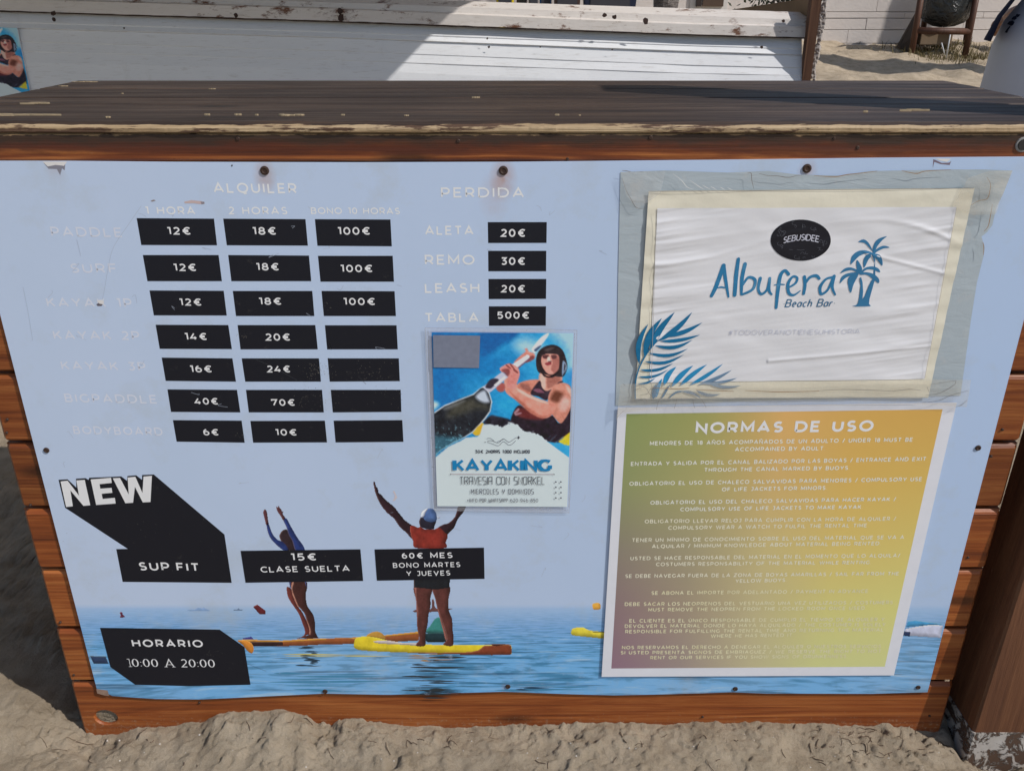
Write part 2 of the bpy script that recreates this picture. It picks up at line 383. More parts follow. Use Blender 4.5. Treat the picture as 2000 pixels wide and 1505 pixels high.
# top boards: ribbed planks laid along the counter
tb = [0.0, 0.064, 0.205, 0.292, 0.425, 0.585]
M_LIP = wood_mat('bare_worn_edge', (0.16, 0.10, 0.055), (0.36, 0.26, 0.15), (0.50, 0.39, 0.25), 'x', 0.6, worn=(0.09, 0.05, 0.03), worn_amt=0.185, bump=0.8)
for i in range(5):
    y0, y1 = tb[i] + 0.0028, tb[i + 1] - 0.0028
    tz = TOPZ + random.uniform(-0.0012, 0.0012); b0 = TOPZ - 0.0145
    if i == 0:
        y0 = -0.004
        # ragged worn front edge: rows of vertices with noise, front lip bare wood
        NXs = 420; X = np.linspace(-0.842, 0.842, NXs)
        e = 0.0035 * fbm(X * 16, X * 0, 5, 5) + 0.0016 * fbm(X * 90, X * 0, 8, 3)
        v = []; f = []
        rows = [(y1, 0, tz - 0.0, 0), (y1 - .02, 0, tz, 0), (y0 + 0.011, 0.8, tz - 0.0005, 0.3), (y0 + 0.004, 1.0, tz - 0.0035, 0.5)]
        for k, (ry, ev, rz_, rv) in enumerate(rows):
            for x, ee in zip(X, e): v.append((x, ry + ee * ev, rz_ + ee * rv))
        for k in range(len(rows) - 1):
            for j in range(NXs - 1): a = k * NXs + j; f.append((a, a + NXs, a + NXs + 1, a + 1))
        q = len(v); v += [(-0.842, y1, b0), (0.842, y1, b0), (-.842, y0 + .004, b0), (.842, y0 + .004, b0)]
        f += [(0, q, q + 2, 3 * NXs), (NXs - 1, 4 * NXs - 1, q + 3, q + 1), (q, q + 1, q + 3, q + 2)]
        mesh_obj('top_board', v, f, M_TOP, counter)
        v = []; f = []
        rows = [(y0 + 0.004, 1.0, tz - 0.0036, 0.5), (y0 - 0.0005, 0.9, tz - 0.0075, 0.4), (y0 - 0.001, 0.6, b0 + 0.002, 0.2), (y0 + 0.002, 0.2, b0, 0.0)]
        for k, (ry, ev, rz_, rv) in enumerate(rows):
            for x, ee in zip(X, e): v.append((x, ry + ee * ev, rz_ + ee * rv))
        for k in range(len(rows) - 1):
            for j in range(NXs - 1): a = k * NXs + j; f.append((a, a + NXs, a + NXs + 1, a + 1))
        o = mesh_obj('worn_lip', v, f, M_LIP, counter); o['label'] = 'bare pale worn front edge of the dark top'
    else:
        # rib grooves run along the planks
        pr = [(y0, b0), (y0, tz - 0.0015), (y0 + 0.0015, tz)]
        ng = max(1, int((y1 - y0) / 0.045))
        for g_ in range(1, ng):
            yc = y0 + (y1 - y0) * g_ / ng; pr += [(yc - 0.0015, tz), (yc, tz - 0.0018), (yc + 0.0015, tz)]
        pr += [(y1 - 0.0015, tz), (y1, tz - 0.0015), (y1, b0)]
        xl = -0.842 + random.uniform(-.004, .004)
        MB().prism(None, [(xl, y, z) for y, z in pr], [(0.842 + random.uniform(-.004, .004), y, z) for y, z in pr]).build('top_board', M_TOP, counter)
# splinters of bare wood along the front of the top and at its far left corner
M_BARE = plain('bare_splintered_wood', (0.44, 0.34, 0.21), 0.7, 0.3, 120)
def sliver(x, y, l, wd, z=TOPZ + 0.0015):
    pts = []
    n = 9
    for k in range(n): u = k / (n - 1); pts.append((x + l * u, y + wd * math.sin(math.pi * u) ** .6 * random.uniform(.5, 1) * .5))
    for k in range(n - 1, -1, -1): u = k / (n - 1); pts.append((x + l * u, y - wd * math.sin(math.pi * u) ** .6 * random.uniform(.3, 1) * .5))
    pts = pts[:-1]; del pts[n]
    nn = len(pts)
    return [(a, b, z) for a, b in pts] + [(a, b, z - 0.0025) for a, b in pts], [tuple(range(nn))] + [(k, (k + 1) % nn, nn + (k + 1) % nn, nn + k) for k in range(nn)]
m = MB()
for px, py, lp, wd in ((0, 225, 110, .009), (50, 202, 45, .003), (205, 228, 22, .008), (400, 224, 20, .003), (450, 225, 26, .003), (500, 225, 22, .003), (548, 226, 42, .007), (656, 226, 14, .003),
                       (925, 191, 26, .004), (395, 175, 20, .005), (235, 183, 14, .003), (1085, 225, 14, .003), (1680, 218, 14, .004), (1760, 215, 50, .002), (140, 161, 42, .006), (100, 169, 30, .008), (780, 227, 20, .003), (1130, 226, 10, .003)):
    a = on_level(px, py, TOPZ); b = on_level(px + lp, py, TOPZ); L_ = b.x - a.x
    for q in range(1 if lp < 40 else 5): m.add(*sliver(a.x + L_ * random.uniform(-.2, .75), a.y + random.gauss(0, .006), L_ * random.uniform(.3, .7), wd * random.uniform(.25, .8)))
o = m.build('splinters', M_BARE, counter); o['kind'] = 'stuff'
# old fixings in the fascia
def disc(cx, cy, cz, r, depth, n=14, ny=-1):
    m = MB(); m.tube([(cx, cy, cz), (cx, cy - depth, cz), (cx, cy - depth * 1.3, cz)], [r, r, r * 0.7], n); return m
for px, py, r in ((895, 275, .0028), (1108, 310, .002), (1270, 268, .003), (1628, 270, .0022), (1674, 288, .0026), (465, 270, .003)):
    p_ = on_plane(px, py); disc(p_.x, 0.0, p_.z, r, 0.0025).build('screw', M_SCREW, counter)
p_ = on_plane(1996, 282)
m = MB(); m.tube([(p_.x, -0.001, p_.z), (p_.x, -0.0035, p_.z)], [0.0105, 0.0095], 20); m.build('washer', plain('galvanised_washer', (0.3, 0.29, 0.28), 0.5, 0.3, 200), counter)
m = MB(); m.tube([(p_.x, -0.003, p_.z), (p_.x, -0.005, p_.z)], [0.0075, 0.007], 18); m.build('bolt', M_BOLT, counter)
for px, py in ((14, 844), (118, 1214), (145, 1316), (15, 818), (1957, 838), (1935, 890), (1890, 1087), (1815, 1396), (190, 1430), (1870, 1303), (1590, 1407), (390, 1370), (60, 985), (1000, 1400), (1372, 1398)):
    p_ = on_plane(px, py)
    if abs(p_.x) < HW - .004 and p_.z > 0.02: disc(p_.x, 0.001, p_.z, .0022, 0.003).build('screw', M_SCREW, counter)
# flaking splash of paint on the lowest plank
# sand heaped inside the hand hole
m = MB(); hx, hz = on_plane(207, 1400).x, on_plane(207, 1400).z
pts = []; N = 14
for i in range(N + 1):
    for k in range(24):
        r = 0.026 * i / N; a = 6.28318 * k / 24
        pts.append((hx + r * math.cos(a), 0.0045 + random.uniform(-.0012, .0012), hz + r * .8 * math.sin(a)))
fs = [(i * 24 + k, i * 24 + (k + 1) % 24, (i + 1) * 24 + (k + 1) % 24, (i + 1) * 24 + k) for i in range(N) for k in range(24)]
o = mesh_obj('sand_in_hole', pts, fs, bpy.data.materials['beach_sand'], counter, True); o['kind'] = 'stuff'

# =================================================================== PRINTED SHEETS: drawing helpers
LAY = 0.00005
def catmull(pts, n=5, closed=True):
    P = [Vector((a, b, 0)) for a, b in pts]; out = []; L = len(P)
    rng = range(L) if closed else range(L - 1)
    for i in rng:
        p0, p1, p2, p3 = (P[(i - 1) % L], P[i], P[(i + 1) % L], P[(i + 2) % L]) if closed else (P[max(i - 1, 0)], P[i], P[i + 1], P[min(i + 2, L - 1)])
        for k in range(n):
            u = k / n; q = 0.5 * ((2 * p1) + (p2 - p0) * u + (2 * p0 - 5 * p1 + 4 * p2 - p3) * u * u + (3 * p1 - p0 - 3 * p2 + p3) * u ** 3)
            out.append((q.x, q.y))
    if not closed: out.append(tuple(P[-1][:2]))
    return out
class Sheet:
    """a flat sheet on the counter front; px() carries photograph pixels onto its plane, relief() its wrinkles"""
    def __init__(s, y, parent, relief=None): s.y = y; s.parent = parent; s.relief = relief
    def p(s, px, py, layer=0):
        q = on_plane(px, py, s.y); return s.lift(q.x, q.z, layer)
    def lift(s, x, z, layer):
        y = s.y - layer * LAY
        if s.relief: y -= s.relief(x, z)
        return Vector((x, y, z))
    def poly(s, name, pts, layer, mat, smooth=False, parent=None, n=5):
        if smooth: pts = catmull(pts, n)
        v = [s.p(a, b, layer) for a, b in pts]
        return mesh_obj(name, v, [tuple(range(len(v)))], mat, parent or s.parent)
    def polys(s, name, lst, layer, mat, smooth=True, parent=None, n=5):
        m = MB()
        for k, pts in enumerate(lst):
            if smooth: pts = catmull(pts, n)
            v = [s.p(a, b, layer + 0.06 * k) for a, b in pts]; m.add(v, [tuple(range(len(v)))])
        return m.build(name, mat, parent or s.parent)
def ribbon(pts, wd, closed=False):
    """mitred constant-width ribbon in 2D -> verts, faces"""
    P = [Vector(p) for p in pts]; n = len(P); L = []; Rr = []
    for i in range(n):
        a = P[i - 1] if (i > 0 or closed) else None; b = P[(i + 1) % n] if (i < n - 1 or closed) else None
        d0 = (P[i] - a).normalized() if a is not None and (P[i] - a).length > 1e-9 else None
        d1 = (b - P[i]).normalized() if b is not None and (b - P[i]).length > 1e-9 else None
        if d0 is None: d0 = d1
        if d1 is None: d1 = d0
        n0 = Vector((-d0.y, d0.x)); n1 = Vector((-d1.y, d1.x)); m = (n0 + n1)
        if m.length < 0.35: m = n0
        m.normalize(); k = 1 / max(0.42, m.dot(n0)); ww = wd[i] if hasattr(wd, '__len__') else wd
        L.append(P[i] + m * ww * 0.5 * k); Rr.append(P[i] - m * ww * 0.5 * k)
    v = L + Rr; f = [(i, n + i, n + i + 1, i + 1) for i in range(n - 1)]
    if closed: f.append((n - 1, 2 * n - 1, n, 0))
    return v, f
def arc(cx, cy, rx, ry, a0, a1, n=None):
    n = n or max(4, int(abs(a1 - a0) / 18))
    return [(cx + rx * math.cos(R(a0 + (a1 - a0) * k / n)), cy + ry * math.sin(R(a0 + (a1 - a0) * k / n))) for k in range(n + 1)]
GL = {
 'A': (.90, [[(0, 0), (.45, 1), (.90, 0)], [(.15, .28), (.75, .28)]]),
 'B': (.68, [[(.36, .52), (0, .52), (0, 1), (.38, 1)] + arc(.38, .76, .24, .24, 80, -90), [(0, .56), (0, 0), (.42, 0)] + arc(.42, .26, .26, .26, -80, 90)]),
 'C': (.80, [arc(.5, .5, .5, .5, 48, 312)]),
 'D': (.86, [[(0, 0), (0, 1), (.36, 1)] + arc(.36, .5, .5, .5, 80, -90) + [(0, 0)]]),
 'E': (.62, [[(.62, 1), (0, 1), (0, 0), (.64, 0)], [(0, .51), (.55, .51)]]),
 'F': (.60, [[(.60, 1), (0, 1), (0, 0)], [(0, .48), (.54, .48)]]),
 'G': (.88, [arc(.5, .5, .5, .5, 48, 312), [(.86, .12), (.86, .50)]]),
 'H': (.76, [[(0, 0), (0, 1)], [(.76, 0), (.76, 1)], [(0, .51), (.76, .51)]]),
 'I': (.0, [[(0, 0), (0, 1)]]),
 'J': (.48, [[(.05, 1), (.48, 1), (.48, .3)] + arc(.24, .26, .24, .26, -10, -140)]),
 'K': (.70, [[(0, 0), (0, 1)], [(.66, 1), (.02, .34)], [(.26, .58), (.70, 0)]]),
 'L': (.58, [[(0, 1), (0, 0), (.58, 0)]]),
 'M': (.92, [[(0, 0), (0, 1), (.46, .22), (.92, 1), (.92, 0)]]),
 'N': (.78, [[(0, 0), (0, 1), (.78, 0), (.78, 1)]]),
 'O': (1.0, ['c', arc(.5, .5, .5, .5, 0, 342, 19)]),
 'P': (.66, [[(0, 0), (0, 1), (.34, 1)] + arc(.34, .68, .32, .32, 80, -90) + [(0, .36)]]),
 'Q': (1.0, ['c', arc(.5, .5, .5, .5, 0, 342, 19), [(.5, .02), (.66, -.16), (.88, -.12)]]),
 'R': (.68, [[(0, 0), (0, 1), (.34, 1)] + arc(.34, .68, .32, .32, 80, -90) + [(0, .36)], [(.38, .36), (.68, 0)]]),
 'S': (.62, [arc(.33, .745, .29, .255, 40, 262) + arc(.31, .255, .31, .255, 82, -142)]),
 'T': (.72, [[(0, 1), (.72, 1)], [(.36, 1), (.36, 0)]]),
 'U': (.74, [[(0, 1), (0, .38)] + arc(.37, .37, .37, .37, 190, 350) + [(.74, .38), (.74, 1)]]),
 'V': (.86, [[(0, 1), (.43, 0), (.86, 1)]]),
 'W': (1.34, [[(0, 1), (.34, 0), (.67, 1), (1.0, 0), (1.34, 1)]]),
 'X': (.78, [[(0, 0), (.78, 1)], [(0, 1), (.34, .56)], [(.44, .44), (.78, 0)]]),
 'Y': (.80, [[(0, 1), (.40, .40), (.80, 1)], [(.40, .40), (.40, 0)]]),
 'Z': (.70, [[(0, 1), (.70, 1), (0, 0), (.70, 0)]]),
 '0': (.62, ['c', arc(.31, .5, .31, .5, 0, 342, 19)]),
 '1': (.26, [[(0, 1), (.26, 1), (.26, 0)]]),
 '2': (.58, [arc(.29, .71, .28, .29, 150, -20) + [(.5, .52), (.02, 0), (.60, 0)]]),
 '3': (.56, [[(.02, 1), (.52, 1), (.27, .60)] + arc(.27, .30, .29, .30, 70, -140)]),
 '4': (.68, [[(.42, 1), (0, .26), (.68, .26)], [(.50, .5), (.50, 0)]]),
 '5': (.58, [[(.54, 1), (.08, 1), (.05, .56)] + arc(.27, .30, .30, .31, 100, -140)]),
 '6': (.60, ['c', arc(.31, .31, .30, .31, 0, 342, 19), arc(.42, .5, .42, .5, 100, 188)]),
 '7': (.60, [[(0, .82), (0, 1), (.60, 1), (.20, 0)]]),
 '8': (.60, ['c', arc(.30, .755, .25, .245, 0, 342, 15), 'c', arc(.30, .265, .30, .265, 0, 342, 19)]),
 '9': (.60, ['c', arc(.30, .69, .30, .31, 0, 342, 19), arc(.19, .5, .42, .5, -78, 8)]),
 '€': (.80, [arc(.55, .5, .40, .5, 52, 308), [(0, .60), (.62, .60)], [(0, .40), (.62, .40)]]),
 '/': (.40, [[(0, -.1), (.40, 1.1)]]), '.': (.0, [[(0, 0), (0, .05)]]), ':': (.0, [[(0, .05), (0, .12)], [(0, .56), (0, .63)]]),
 '#': (.7, [[(.15, 0), (.28, 1)], [(.42, 0), (.55, 1)], [(0, .32), (.66, .32)], [(.04, .68), (.7, .68)]]),
 '+': (.5, [[(0, .5), (.5, .5)], [(.25, .25), (.25, .75)]]), '·': (.05, [[(0, .42), (.06, .42)]]), ' ': (.30, []),
 'a': (.5, ['c', arc(.24, .30, .24, .31, 0, 336, 14), [(.50, .62), (.49, 0)]]), 'c': (.45, [arc(.26, .30, .25, .31, 55, 305)]),
 'e': (.48, [[(.03, .30), (.44, .36)] + arc(.25, .32, .22, .30, 20, 300)]), 'h': (.46, [[(0, 0), (.02, 1.0)], [(.01, .3)] + arc(.23, .40, .21, .20, 150, 10) + [(.45, 0)]]),
 'r': (.32, [[(0, 0), (.02, .62)], [(.02, .35)] + arc(.22, .42, .18, .18, 150, 60)]),
 '.R': (.62, [[(0, 0), (0, 1), (.5, 1), (.5, .5), (0, .5)], [(.12, .5), (.58, 0)]]),
}
GL['Ñ'] = (.78, GL['N'][1] + [[(.18, 1.18), (.30, 1.26), (.48, 1.20), (.60, 1.27)]])
GL['Í'] = (.0, GL['I'][1] + [[(0, 1.14), (.12, 1.30)]]); GL['Ú'] = (.74, GL['U'][1] + [[(.34, 1.14), (.46, 1.30)]])
# tall narrow square-cut display capitals of the flyer
DECO = {'A': (.5, [[(0, 0), (0, .86), (.12, 1), (.5, 1), (.5, 0)], [(0, .45), (.5, .45)]]), 'R': (.5, [[(0, 0), (0, 1), (.5, 1), (.5, .5), (0, .5)], [(.2, .5), (.5, 0)]]),
        'O': (.5, ['c', [(0, .12), (0, .88), (.1, 1), (.4, 1), (.5, .88), (.5, .12), (.4, 0), (.1, 0)]]), 'C': (.5, [[(.5, .8), (.5, 1), (.1, 1), (0, .88), (0, .12), (.1, 0), (.5, 0), (.5, .2)]]),
        'S': (.45, [[(.45, 1), (0, 1), (0, .55), (.45, .45), (.45, 0), (0, 0)]]), 'D': (.5, [[(0, 0), (0, 1), (.4, 1), (.5, .88), (.5, .12), (.4, 0), (0, 0)]]),
        'E': (.42, GL['E'][1] and [[(.42, 1), (0, 1), (0, 0), (.42, 0)], [(0, .5), (.36, .5)]]), 'G': (.5, [[(.5, .8), (.5, 1), (.1, 1), (0, .88), (0, .12), (.1, 0), (.5, 0), (.5, .5), (.28, .5)]]),
        'P': (.48, [[(0, 0), (0, 1), (.48, 1), (.48, .5), (0, .5)]]), 'U': (.5, [[(0, 1), (0, 0), (.5, 0), (.5, 1)]]), 'W': (.8, [[(0, 1), (0, 0), (.8, 0), (.8, 1)], [(.4, 0), (.4, .8)]]),
        'N': (.5, [[(0, 0), (0, 1), (.5, 0), (.5, 1)]]), 'K': (.5, [[(0, 0), (0, 1)], [(.5, 1), (.02, .45)], [(.15, .5), (.5, 0)]]), 'T': (.46, [[(0, 1), (.46, 1)], [(.23, 1), (.23, 0)]]),
        'L': (.4, [[(0, 1), (0, 0), (.4, 0)]]), 'V': (.5, [[(0, 1), (.25, 0), (.5, 1)]]), 'M': (.6, [[(0, 0), (0, 1), (.3, .3), (.6, 1), (.6, 0)]]), 'Y': (.5, [[(0, 1), (0, .5), (.5, .5), (.5, 1)], [(.25, .5), (.25, 0)]]),
        'H': (.5, [[(0, 0), (0, 1)], [(.5, 0), (.5, 1)], [(0, .5), (.5, .5)]])}
def lettering(sh, txt, x0, y0, x1, y1, cap, mat, weight=0.17, track=0.24, layer=6, font=None, parent=None, shear=0.0, serif=False, arch=0.0, name='lettering', flare=False):
    font = font or {}
    A_ = sh.p(x0, y0, layer); B_ = sh.p(x1, y1, layer); T_ = sh.p(x0, y0 - cap, layer)
    o3 = Vector((A_.x, A_.z)); e1 = Vector((B_.x - A_.x, B_.z - A_.z)); Lw = e1.length; e1 /= Lw; e2 = Vector((-e1.y, e1.x))
    H = abs(T_.z - A_.z)
    g = lambda ch: font.get(ch) or GL.get(ch) or GL[' ']
    W = sum(g(ch)[0] + weight for ch in txt) + track * (len(txt) - 1)
    sxs = Lw / W; m = MB(); x = 0.0; k = 0; wt = weight * min(H, sxs * 1.15) if True else 0
    for ch in txt:
        gw, st = g(ch); closed = False; k = 0
        for sst in st:
            if sst == 'c': closed = True; continue
            pts = []
            for a, b in sst:
                X = (x + weight * 0.5 + a) * sxs; Yv = (b * (1 - weight) + weight * 0.5) * H
                X += shear * b * H; Yv += arch * H * (1 - (2 * X / Lw - 1) ** 2)
                pts.append((X, Yv))
            if serif:
                wd = [wt] * len(pts)
                if len(pts) >= 2 and not closed:
                    dx = abs(pts[1][0] - pts[0][0]); dy = abs(pts[1][1] - pts[0][1])
                    if dy < dx: wd = [wt * .55] * len(pts)
                if closed: wd = [wt * (0.45 + 0.9 * abs(math.cos(6.28318 * q / len(pts)))) for q in range(len(pts))]
            elif flare: wd = [wt * (1.25 if abs(pts[min(q + 1, len(pts) - 1)][0] - pts[q - 1 if q else 0][0]) < H * .25 else 0.8) for q in range(len(pts))]
            else: wd = wt
            v, f = ribbon(pts, wd, closed)
            lay = layer + 0.05 * k; k += 1
            V3 = []
            for q in v:
                d = o3 + e1 * q.x + e2 * q.y; V3.append(sh.lift(d.x, d.y, lay))
            m.add(V3, f)
            closed = False
        if serif and ch in '1A':
            for bx_ in ((0.26,) if ch == '1' else (0, .9)):
                cx_ = (x + weight * .5 + bx_) * sxs
                v, f = ribbon([(cx_ - H * .16, wt * .25), (cx_ + H * .16, wt * .25)], wt * .5); m.add([sh.lift(*(o3 + e1 * q.x + e2 * q.y), layer + .2) for q in v], f)
        x += gw + weight + track
    return m.build(name, mat, parent or sh.parent)

# =================================================================== PRICE BOARD
board = empty('price_board', (0, -0.004, 0.09), 'large pale blue printed price board with black price boxes screwed to the counter', 'sign board')
BY = -0.0052
B = Sheet(BY, board)
top_e = [(-72, 315), (120, 315), (330, 317), (700, 318), (1000, 317), (1400, 313), (1700, 309), (2079, 306)]
bot_e = [(192, 1346), (202, 1350), (215, 1358), (300, 1364), (390, 1365), (480, 1361), (632, 1353.5), (760, 1356), (870, 1353), (985, 1350), (1120, 1355), (1200, 1357), (1300, 1355), (1430, 1351), (1500, 1353.5), (1700, 1354), (1807, 1351)]
tp = [B.p(*q) for q in top_e]; bp = [B.p(*q) for q in bot_e]
NXB, NZB = 120, 60
xsb = np.linspace(-0.7475, 0.7495, NXB)
def board_out(x, z):   # gentle buckle of the thin sheet between its screws
    return 0.0
zt_ = np.interp(xsb, [q.x for q in tp], [q.z for q in tp]); zb_ = np.interp(xsb, [q.x for q in bp], [q.z for q in bp])
ve = []; fc = []
for j in range(NZB + 1):
    u = j / NZB
    for i in range(NXB): ve.append((xsb[i], BY - 0.003 * 0 , zb_[i] * (1 - u) + zt_[i] * u))
for j in range(NZB):
    for i in range(NXB - 1): a = j * NXB + i; fc.append((a, a + 1, a + NXB + 1, a + NXB))
nb = len(ve)
edge_i = list(range(NXB)) + [j * NXB + NXB - 1 for j in range(1, NZB + 1)] + [NZB * NXB + i for i in range(NXB - 2, -1, -1)] + [j * NXB for j in range(NZB - 1, 0, -1)]
for i in edge_i: ve.append((ve[i][0], BY + 0.004, ve[i][2]))
ne = len(edge_i)
for k in range(ne): fc.append((edge_i[k], nb + k, nb + (k + 1) % ne, edge_i[(k + 1) % ne]))
# printed picture of the board: hazy sky above, rippled sea below
t = NT('board_print'); p = t.pos(); sp = t.new('ShaderNodeSeparateXYZ'); t.link(p, sp.inputs[0])
HZ = B.p(1000, 1179).z
px_ = sp.outputs[0]; pz_ = sp.outputs[2]
skyc = t.mix(t.math('ADD', t.math('MULTIPLY', px_, 0.55), 0.5, True), ink(166, 178, 197), ink(148, 169, 209))
skyc = t.mix(t.math('MULTIPLY', t.noise(p, 2.2, 3), 0.5), skyc, ink(160, 176, 204))
depth = t.math('MULTIPLY', t.math('SUBTRACT', HZ, pz_), 1 / 0.10)
seac = t.ramp(depth, [(0.0, ink(148, 168, 203)), (0.12, ink(138, 166, 202)), (0.5, ink(112, 154, 198)), (1.0, ink(98, 154, 198))])
# ripples: foreshortened towards the horizon
inv = t.math('DIVIDE', 0.05, t.math('ADD', t.math('MAXIMUM', t.math('SUBTRACT', HZ, pz_), 0.0), 0.012))
cx = t.new('ShaderNodeCombineXYZ'); t.link(t.math('MULTIPLY', t.math('MULTIPLY', px_, inv), 36.0), cx.inputs[0]); t.link(t.math('MULTIPLY', inv, 40.0), cx.inputs[1])
w1 = t.noise(cx.outputs[0], 1.0, 5, 0.6, 0.6)
w2 = t.noise(t.mapping(cx.outputs[0], (0.45, 1.6, 1), (3.1, 8.2, 0)), 1.0, 3, 0.55, 0.4)
nearf = t.ramp(depth, [(0.04, 0.03), (0.45, 0.55), (1.0, 1.0)])
seac = t.mix(t.math('MULTIPLY', t.ramp(w1, [(0.49, 0.0), (0.60, 1.0)]), t.math('MULTIPLY', nearf, 0.85)), seac, ink(54, 112, 148))
seac = t.mix(t.math('MULTIPLY', t.ramp(w2, [(0.55, 0.0), (0.66, 1.0)]), t.math('MULTIPLY', nearf, 0.8)), seac, ink(28, 74, 104))
seac = t.mix(t.math('MULTIPLY', t.ramp(w1, [(0.30, 1.0), (0.42, 0.0)]), 0.6), seac, ink(156, 182, 214))
c = t.mix(t.ramp(depth, [(0.0, 0.0), (0.10, 1.0)]), skyc, seac)
# grime, rub marks and rusty weeping round the fixings
gr = t.ramp(t.noise(t.mapping(p, (1, 1, 1), (4, 0, 2)), 7, 9, 0.7), [(0.52, 0.0), (0.78, 1.0)])
c = t.mix(t.math('MULTIPLY', gr, 0.6), c, ink(150, 156, 158))
sp2 = t.ramp(t.noise(p, 60, 6, 0.7), [(0.72, 0.0), (0.76, 1.0)]); c = t.mix(t.math('MULTIPLY', sp2, 0.35), c, ink(120, 122, 125))
mott = t.ramp(t.noise(t.mapping(p, (1.0, 1, 0.7), (9, 0, 5)), 3.2, 5, 0.6), [(0.35, 0.0), (0.75, 1.0)])
c = t.mix(t.math('MULTIPLY', mott, 0.30), c, ink(148, 166, 186))
for (qx, qy), rr, am in (((517, 345), 0.022, 0.7), ((983, 350), 0.026, 0.75), ((965, 385), 0.03, 0.3), ((1576, 340), 0.02, 0.5), ((107, 325), 0.02, 0.25), ((985, 1342), .01, .4)):
    q = B.p(qx, qy); dv = t.new('ShaderNodeVectorMath'); dv.operation = 'DISTANCE'; t.link(t.mapping(p, (1.25, 0, 0.8)), dv.inputs[0]); dv.inputs[1].default_value = (q.x * 1.25, 0, q.z * .8)
    ff = t.math('MULTIPLY', t.math('SUBTRACT', 1.0, t.math('DIVIDE', dv.outputs['Value'], rr), True), t.math('MULTIPLY', t.noise(p, 70, 5), am * 1.6), True)
    c = t.mix(ff, c, ink(150, 112, 88))
t.color(c); t.rough(0.40); t.b.inputs['Specular IOR Level'].default_value = 0.35
t.bump(t.noise(p, 5, 3), 0.05, 0.01)
me_b = mesh_obj('panel', ve, fc, t.m, board); me_b['label'] = 'pale blue panel printed with hazy sky above a rippled sea'
SKYI = ink(158, 173, 198)
BLACK = print_mat(ink(14, 16, 25), 0.5)
WHITE = print_mat(ink(205, 208, 222), 0.4)

cells = [
 [((267,426),(418,427),(424,479),(276,478.5)), ((436,427),(596.7,428),(601.4,479.7),(443,479)), ((615,428),(762.6,428.7),(765.4,481),(620,480))],
 [((279,498),(427,498),(433.6,549),(288,549)), ((445.7,498),(603.5,499),(608,549),(452,549)), ((621,499.5),(767,499.5),(769.6,550),(626,550))],
 [((292,567),(437,567.7),(443,616),(300.5,615.7)), ((454.7,568),(610,568),(614,617),(461,617)), ((628,568),(770.7,568.6),(773.4,617),(632.5,617))],
 [((304,634),(446,634.5),(453,681.5),(312,681)), ((464,634.6),(616,634.6),(620.7,682),(469.8,682)), ((634.6,635),(774.5,635),(777,682),(639,682))],
 [((315.8,698),(454,699.5),(461,745),(323.7,743.5)), ((472,699.5),(623,699.5),(627,745),(479,745)), ((640,699.5),(779,699.5),(781,744),(644,745))],
 [((327,760),(463,761),(469.5,805),(334,804)), ((480.4,761),(629,761),(632.6,805),(486,805)), ((646,761),(782.6,761),(784,804),(650,805))],
 [((337.7,820),(472,821),(478,864),(345,862)), ((489,821.6),(634.6,821),(638.8,863.5),(494.4,864)), ((651.6,821),(785.8,820),(788,862.4),(655.4,863.6))]]
ct = [[('12€',327.5,373.7,458.3,15),('18€',493.6,540.4,458.4,15),('100€',659.5,723.7,458.4,15)],
      [('12€',339.6,384.6,529.3,14.5),('18€',500.6,546,528,14.5),('100€',665,728.6,531.4,14.5)],
      [('12€',351,394.7,596.7,14),('18€',506,550.6,595,14),('100€',670.7,733.5,595.6,14)],
      [('14€',361.6,405.3,663.8,14),('20€',519,567.8,665,14),None],
      [('16€',371.6,415,726.8,13.5),('24€',522,567.8,727,13.5),None],
      [('40€',381,427,789.6,13),('70€',530.6,577,792,13),None],
      [('6€',398,428,849.7,12.6),('10€',538,580.6,850,12.6),None]]
for r in range(7):
    for k in range(3):
        b = B.poly('price_box', cells[r][k], 2, BLACK)
        tx = ct[r][k]
        if tx: lettering(B, tx[0], tx[1], tx[3], tx[2], tx[3], tx[4], WHITE, 0.185, 0.22, 5, parent=b)
for q, tx in ((((952.7,433.7),(1068,433.7),(1067.4,474.4),(953.4,474.6)), ('20€',977.8,1026.3,462.6,15.5)), (((953.4,489.7),(1067,489.7),(1066.7,529.7),(953.8,529.7)), ('30€',978.4,1026,517.3,15)),
              (((954,544.6),(1067,544.6),(1066.5,583.5),(954.5,584)), ('20€',978.4,1026,571,14.6)), (((954.7,598),(1066.5,598),(1066,635.6),(955,636)), ('500€',971,1034,622.3,14))):
    b = B.poly('price_box', q, 2, BLACK); lettering(B, tx[0], tx[1], tx[3], tx[2], tx[3], tx[4], WHITE, 0.185, 0.24, 5, parent=b)
